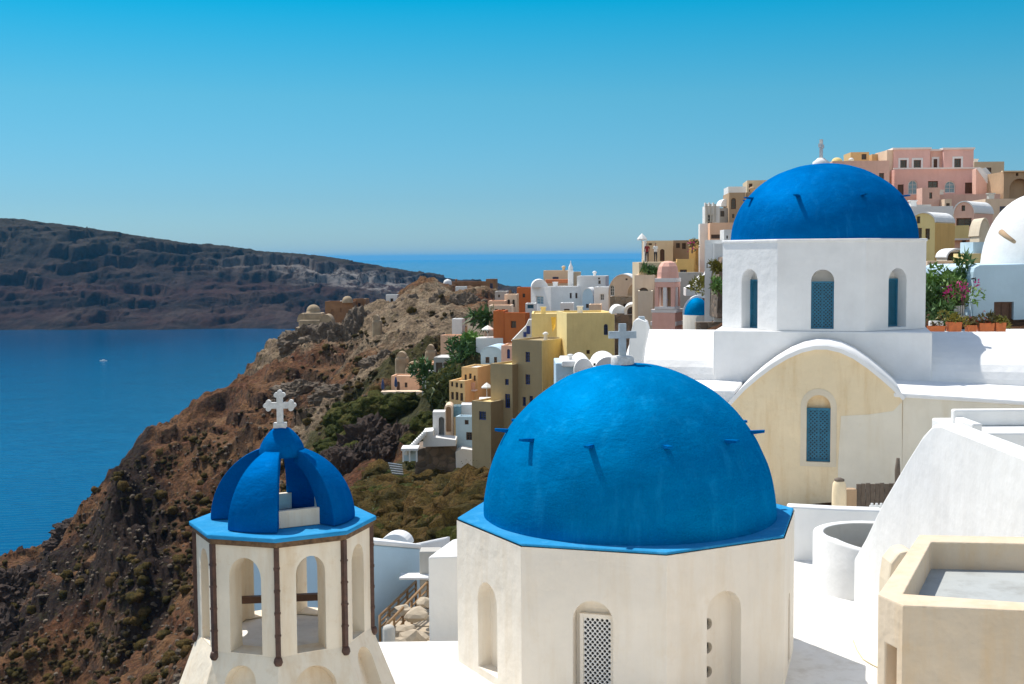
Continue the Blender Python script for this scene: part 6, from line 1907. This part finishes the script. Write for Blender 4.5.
# =================================================================== island across the water
def island():
    nx, nt_ = 620, 150
    px = np.linspace(-420, 640, nx); t = np.concatenate([np.linspace(0, 1, nt_), np.linspace(1.02, 1.9, 24)])
    tops_x = [-420, -200, 0, 60, 120, 180, 255, 310, 380, 435, 490, 530, 580, 640]
    tops_y = [222, 209, 214.5, 222, 231.5, 240, 248.5, 253, 265, 275, 284, 288.5, 297, 318]
    Yt = 2650.0
    topz = np.interp(px, tops_x, [at(500, y, Yt).z for y in tops_y])
    topz = np.maximum(topz, 3)
    P, T = np.meshgrid(px, t)
    X = (P - 512) * 2.05; TZ = np.interp(P, px, topz)
    bay = 26 * fbm(P / 60, P * 0, 4) + 40 * pn(P / 150, P * 0 + 2.2)
    Yf = 2150 + bay
    right = np.clip((P - 150) / 250, 0, 1)
    prof_t = [0, .02, .10, .30, .52, .66, .72, .80, .90, 1.0]
    left_p = [0, .03, .12, .33, .52, .66, .82, .93, .97, 1.0]
    right_p = [0, .04, .13, .30, .46, .58, .70, .94, .98, 1.0]
    prof = np.interp(T, prof_t, left_p) * (1 - right) + np.interp(T, prof_t, right_p) * right
    prof = np.where(T > 1, 1 - .5 * (T - 1), prof)
    Zv = TZ * prof
    gull = ridged(P / 48 + .3 * fbm(P / 40, T * 3, 3), T * 1.6, 6, .5)
    mid = np.clip(np.minimum(T * 8, (1.02 - T) * 9), 0, 1)
    X = X + mid * 10 * fbm(P / 18, T * 6, 4)
    Y = Yf + (2650 - Yf) * T + mid * (20 * gull + 9 * fbm(P / 9, T * 12, 5))
    # lava ledges
    for st, am, wl, ph in ((31.0, .85, 75, 5), (12.0, .6, 35, 11)):
        q = Zv / st + 1.0 * fbm(P / wl, T * 2.5 + ph, 5); f = q - np.floor(q)
        k = np.clip(fbm(P / 60 + ph, T * 4, 4) * 2.4 + .62, 0, 1)
        Zv = Zv + mid * k * st * am * (np.clip((f - .55) / .14, 0, 1) - f)
    Zv = Zv + mid * 2.6 * fbm(P / 5, T * 30, 4)
    Zv = Zv + np.where(T > .9, 1.6 * fbm(P / 6, T * 9, 4), 0)
    m, nt, b = newmat('island_rock')
    g = nd(nt, 'ShaderNodeNewGeometry'); pos = g.outputs['Position']
    sx = nd(nt, 'ShaderNodeSeparateXYZ'); nt.links.new(pos, sx.inputs[0])
    wob = noise_tex(nt, pos, .012, 6, .65)
    hz = nd(nt, 'ShaderNodeMath', operation='MULTIPLY_ADD'); nt.links.new(wob, hz.inputs[0]); hz.inputs[1].default_value = 75; nt.links.new(sx.outputs['Z'], hz.inputs[2])
    dv = nd(nt, 'ShaderNodeMath', operation='DIVIDE'); nt.links.new(hz.outputs[0], dv.inputs[0]); dv.inputs[1].default_value = 260
    c = ramp(nt, dv.outputs[0], [(.14, (.030, .024, .022)), (.22, (.085, .045, .036)), (.30, (.030, .024, .022)), (.38, (.095, .050, .040)), (.46, (.034, .028, .026)), (.54, (.085, .060, .048)), (.62, (.036, .032, .028)), (.72, (.085, .075, .06)), (.85, (.075, .066, .048))])
    talus = ramp(nt, noise_tex(nt, pos, .016, 7, .7, (1, .4, .5)), [(.48, (0, 0, 0)), (.64, (.75,) * 3)])
    c = mixc(nt, talus, c, (.125, .088, .068))
    c = mixc(nt, ramp(nt, noise_tex(nt, pos, .05, 7, .75), [(.5, (0, 0, 0)), (.7, (.6,) * 3)]), c, (.022, .018, .018))
    # pumice streaks in the upper cliff, stronger to the right
    at_ = nd(nt, 'ShaderNodeAttribute', attribute_name='ground'); sp = nd(nt, 'ShaderNodeSeparateColor'); nt.links.new(at_.outputs['Color'], sp.inputs[0])
    strk = ramp(nt, noise_tex(nt, pos, .05, 5, .7, (1, 1, .22)), [(.44, (0, 0, 0)), (.56, (1, 1, 1))])
    pm = nd(nt, 'ShaderNodeMath', operation='MULTIPLY'); nt.links.new(sp.outputs[0], pm.inputs[0]); nt.links.new(strk, pm.inputs[1])
    c = mixc(nt, pm.outputs[0], c, (.46, .43, .38))
    c = mixc(nt, sp.outputs[1], c, mixc(nt, noise_tex(nt, pos, .06, 6, .7), (.05, .042, .026), (.10, .085, .055)))
    c = mixc(nt, 1.0, c, (.60, .58, .60), 'MULTIPLY')
    nt.links.new(c, b.inputs['Base Color']); b.inputs['Roughness'].default_value = 1; b.inputs['Specular IOR Level'].default_value = .1
    bump(nt, b, noise_tex(nt, pos, .09, 8, .75), 1.0, 9)
    band = np.exp(-((T - .73 - .03 * fbm(P / 60, T * 0, 3)) / .055) ** 2) * np.clip((P - 190) / 140, .0, 1) * .95 + .8 * np.exp(-((T - .64) / .03) ** 2) * np.clip((P - 280) / 90, 0, 1)
    topm = np.clip((T - .82) / .06, 0, 1) * .9
    tag(grid_object('island', X, Y, Zv - 1.0, m, np.stack([np.clip(band, 0, 1), topm, 0 * T], -1)), kind='structure')
island()

# =================================================================== sea
def sea():
    m, nt, b = newmat('sea_water')
    pos = nd(nt, 'ShaderNodeNewGeometry').outputs['Position']
    big = noise_tex(nt, pos, .0016, 4, .55, (1, .35, 1))
    c = ramp(nt, big, [(.35, (.000, .042, .110)), (.62, (.000, .074, .185))])
    nt.links.new(c, b.inputs['Base Color'])
    b.inputs['Roughness'].default_value = .14; b.inputs['IOR'].default_value = 1.33
    b.inputs['Specular IOR Level'].default_value = .12; b.inputs['Specular Tint'].default_value = (.1, .8, 1, 1)
    n1 = bump(nt, b, noise_tex(nt, pos, .16, 4, .6, (.5, 1.6, 1)), .35, .5)
    w = nd(nt, 'ShaderNodeTexWave', wave_type='BANDS', bands_direction='Y'); w.inputs['Scale'].default_value = .055; w.inputs['Distortion'].default_value = 5; w.inputs['Detail'].default_value = 3; w.inputs['Detail Scale'].default_value = .6
    mp = nd(nt, 'ShaderNodeMapping'); mp.inputs['Rotation'].default_value = (0, 0, R(-14)); nt.links.new(pos, mp.inputs['Vector']); nt.links.new(mp.outputs[0], w.inputs['Vector'])
    n2 = bump(nt, b, w.outputs['Fac'], .12, .6, n1)
    bump(nt, b, noise_tex(nt, pos, .02, 3, .5), .25, 2.5, n2)
    me = bpy.data.meshes.new('sea'); s_ = 60000
    me.from_pydata([(-s_, -300, 0), (s_, -300, 0), (s_, s_, 0), (-s_, s_, 0)], [], [(0, 1, 2, 3)]); me.materials.append(m)
    o = bpy.data.objects.new('sea', me); COL.objects.link(o); tag(o, kind='structure')
sea()
def boat(px, py, ln, lab, wake=True):
    p = onz(px, py, 0); t = thing('motor_boat', lab, 'boat', p, 'boats on the caldera water')
    U = Vector((1, .15, 0)).normalized(); N = Vector((-U.y, U.x, 0)); w = ln * .16
    mb = MB(); low = []; hi = []
    prof = [(-.5, .8), (-.2, 1), (.15, .95), (.38, .55), (.5, .02)]
    for a, b in prof: low.append(p + U * a * ln * .94 + N * b * w * .75 - Z * .3); hi.append(p + U * a * ln + N * b * w + Z * ln * .09)
    for a, b in prof[::-1]: low.append(p + U * a * ln * .94 - N * b * w * .75 - Z * .3); hi.append(p + U * a * ln - N * b * w + Z * ln * .09)
    mb.poly(low[::-1]); mb.poly(hi)
    for i in range(len(low)):
        j = (i + 1) % len(low); mb.poly([low[i], low[j], hi[j], hi[i]])
    mb.build('hull', 'boat_white', t)
    cb = MB(); cb.obox(p - U * ln * .2 - N * w * .6 + Z * ln * .085, U * ln * .38, N * w * 1.2, Z * ln * .11); cb.build('cabin', 'boat_white', t, bevel=.1)
    gb = MB(); gb.obox(p + U * ln * .181 - N * w * .5 + Z * ln * .12, U * ln * .01, N * w, Z * ln * .05); gb.build('windscreen', 'glass', t)
boat(103.5, 361, 8.5, 'tiny white motor boat alone in the middle of the bay')
boat(62, 329, 12, 'left one of two white boats at the foot of the island')
boat(88, 329, 10, 'right one of two white boats at the foot of the island')

# =================================================================== small people on the terraces
def person(p, h, facing, shirt, legs, lab, arm=.2):
    me = bpy.data.meshes.new('person')
    k = h / 1.75
    J = {'pel': (0, 0, .95), 'chest': (0, 0, 1.28), 'neck': (0, 0, 1.48), 'head': (0, .02, 1.58), 'crown': (0, .02, 1.72),
         'shl': (-.18, 0, 1.42), 'ell': (-.24, -.03, 1.14), 'hal': (-.22, .10, .90), 'shr': (.18, 0, 1.42), 'elr': (.24, -.02, 1.14), 'har': (.23, .12, .92),
         'hil': (-.09, 0, .90), 'knl': (-.10, .03, .50), 'anl': (-.10, -.03, .08), 'tol': (-.11, .14, .03), 'hir': (.09, 0, .90), 'knr': (.10, .06, .50), 'anr': (.11, .02, .08), 'tor': (.12, .18, .03)}
    E = [('pel', 'chest'), ('chest', 'neck'), ('neck', 'head'), ('head', 'crown'), ('chest', 'shl'), ('shl', 'ell'), ('ell', 'hal'), ('chest', 'shr'), ('shr', 'elr'), ('elr', 'har'), ('pel', 'hil'), ('hil', 'knl'), ('knl', 'anl'), ('anl', 'tol'), ('pel', 'hir'), ('hir', 'knr'), ('knr', 'anr'), ('anr', 'tor')]
    rad = dict(pel=.14, chest=.15, neck=.055, head=.095, crown=.07, shl=.06, ell=.045, hal=.035, shr=.06, elr=.045, har=.035, hil=.09, knl=.06, anl=.045, tol=.035, hir=.09, knr=.06, anr=.045, tor=.035)
    nm = list(J)
    me.from_pydata([Vector(J[n]) * k for n in nm], [(nm.index(a), nm.index(b)) for a, b in E], [])
    o = bpy.data.objects.new('person', me); COL.objects.link(o)
    md = o.modifiers.new('skin', 'SKIN')
    for i, n in enumerate(nm):
        sv = me.skin_vertices[0].data[i]; sv.radius = (rad[n] * k,) * 2; sv.use_root = n == 'pel'
    o.modifiers.new('sub', 'SUBSURF').levels = 1
    dg = bpy.context.evaluated_depsgraph_get(); m2 = bpy.data.meshes.new_from_object(o.evaluated_get(dg))
    o.modifiers.clear(); o.data = m2; bpy.data.meshes.remove(me)
    m2.materials.clear()
    for q in (shirt, legs, 'skin', 'cloth_dark'): m2.materials.append(M[q])
    for f in m2.polygons:
        z = f.center.z / k; f.use_smooth = True
        f.material_index = 3 if (z > 1.66 or (z > 1.55 and f.center.y < 0)) else 2 if z > 1.46 or (abs(f.center.x) > .2 * k and z < 1.2 and z > .8) else 0 if z > .93 else 1 if z > .09 else 3
    o.location = p; o.rotation_euler.z = R(facing)
    tag(o, lab, 'person')
person(av(655.5, 262, 88.6), 1.7, 200, 'canvas', 'cloth_dark', 'person in a white top on the tan terrace by the pink tower dome')
person(av(647, 262, 88.8), 1.7, 160, 'cloth_red', 'cloth_dark', 'person in a red shirt on the tan terrace left of the pink tower')
person(av(716.5, 305, 82.6), 1.7, 190, 'cloth_blue', 'cloth_dark', 'person in a blue shirt on the terrace block by the small blue dome')
person(av(499, 338, 127.6), 1.7, 170, 'cloth_dark', 'cloth_dark', 'person in dark clothes on the white terrace left of the rust house')

# =================================================================== light, air, camera
SUN_AZ, SUN_EL = -45.0, 60.0       # bearing left of the view direction
sd = Vector((math.sin(R(SUN_AZ)) * math.cos(R(SUN_EL)), math.cos(R(SUN_AZ)) * math.cos(R(SUN_EL)), math.sin(R(SUN_EL))))
L = bpy.data.lights.new('sun', 'SUN'); L.energy = 4.2; L.angle = R(.53); L.color = (1.0, .955, .88)
lo = bpy.data.objects.new('sun', L); COL.objects.link(lo); lo.rotation_euler = (-sd).to_track_quat('-Z', 'Y').to_euler(); lo.location = (0, 0, 400)
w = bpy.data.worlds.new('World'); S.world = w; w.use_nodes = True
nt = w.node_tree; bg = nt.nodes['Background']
sk = nd(nt, 'ShaderNodeTexSky', sky_type='NISHITA'); sk.sun_disc = False
sk.sun_elevation = R(SUN_EL); sk.sun_rotation = R(SUN_AZ); sk.altitude = 120; sk.air_density = 1.0; sk.dust_density = .3; sk.ozone_density = 3.0
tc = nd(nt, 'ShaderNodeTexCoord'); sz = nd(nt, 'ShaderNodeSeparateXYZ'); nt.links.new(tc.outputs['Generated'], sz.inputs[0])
deep = ramp(nt, sz.outputs['Z'], [(0, (.28, .42, .60)), (.046, (.22, .395, .54)), (.125, (.16, .455, .52)), (.20, (.0, .48, .565)), (.32, (.15, .47, .58)), (.52, (1.25, 1.10, .95))])  # front sky deepened; overhead raised and warmed as added fill
back = ramp(nt, sz.outputs['Y'], [(.38, (1, 1, 1)), (.52, (0, 0, 0))])      # sky outside the forward view brightened and warmed, added as fill for shaded walls
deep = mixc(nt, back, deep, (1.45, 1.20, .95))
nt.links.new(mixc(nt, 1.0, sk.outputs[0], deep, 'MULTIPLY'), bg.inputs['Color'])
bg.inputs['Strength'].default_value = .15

def haze(density):
    me = bpy.data.meshes.new('haze'); x, y0, y1, z0, z1 = 62000, -320, 62000, -12, 215
    v = [(-x, y0, z0), (x, y0, z0), (x, y1, z0), (-x, y1, z0), (-x, y0, z1), (x, y0, z1), (x, y1, z1), (-x, y1, z1)]
    me.from_pydata(v, [], [(0, 3, 2, 1), (4, 5, 6, 7), (0, 1, 5, 4), (1, 2, 6, 5), (2, 3, 7, 6), (3, 0, 4, 7)])
    m = bpy.data.materials.new('haze'); m.use_nodes = True; t = m.node_tree; t.nodes.clear()
    out = nd(t, 'ShaderNodeOutputMaterial'); pv = nd(t, 'ShaderNodeVolumePrincipled')
    pv.inputs['Color'].default_value = (.06, .5, 1, 1); pv.inputs['Density'].default_value = density
    t.links.new(pv.outputs[0], out.inputs['Volume']); me.materials.append(m)
    o = bpy.data.objects.new('haze', me); COL.objects.link(o); tag(o, kind='stuff')
HAZE = 0.000028
if HAZE: haze(HAZE)

cam = bpy.data.cameras.new('camera'); co = bpy.data.objects.new('camera', cam); COL.objects.link(co)
co.location = CAM; co.rotation_euler = Matrix((RT_, UP_, -FW)).transposed().to_euler()
cam.sensor_width = 36; cam.lens = 36 * F / 1024; cam.clip_start = .1; cam.clip_end = 120000
S.camera = co
S.render.engine = 'CYCLES'
S.cycles.max_bounces = 8; S.cycles.diffuse_bounces = 5; S.cycles.volume_bounces = 0
S.cycles.use_denoising = True
S.view_settings.view_transform = 'Standard'; S.view_settings.look = 'None'; S.view_settings.gamma = 1; S.view_settings.use_curve_mapping = False
S.view_settings.exposure = .32
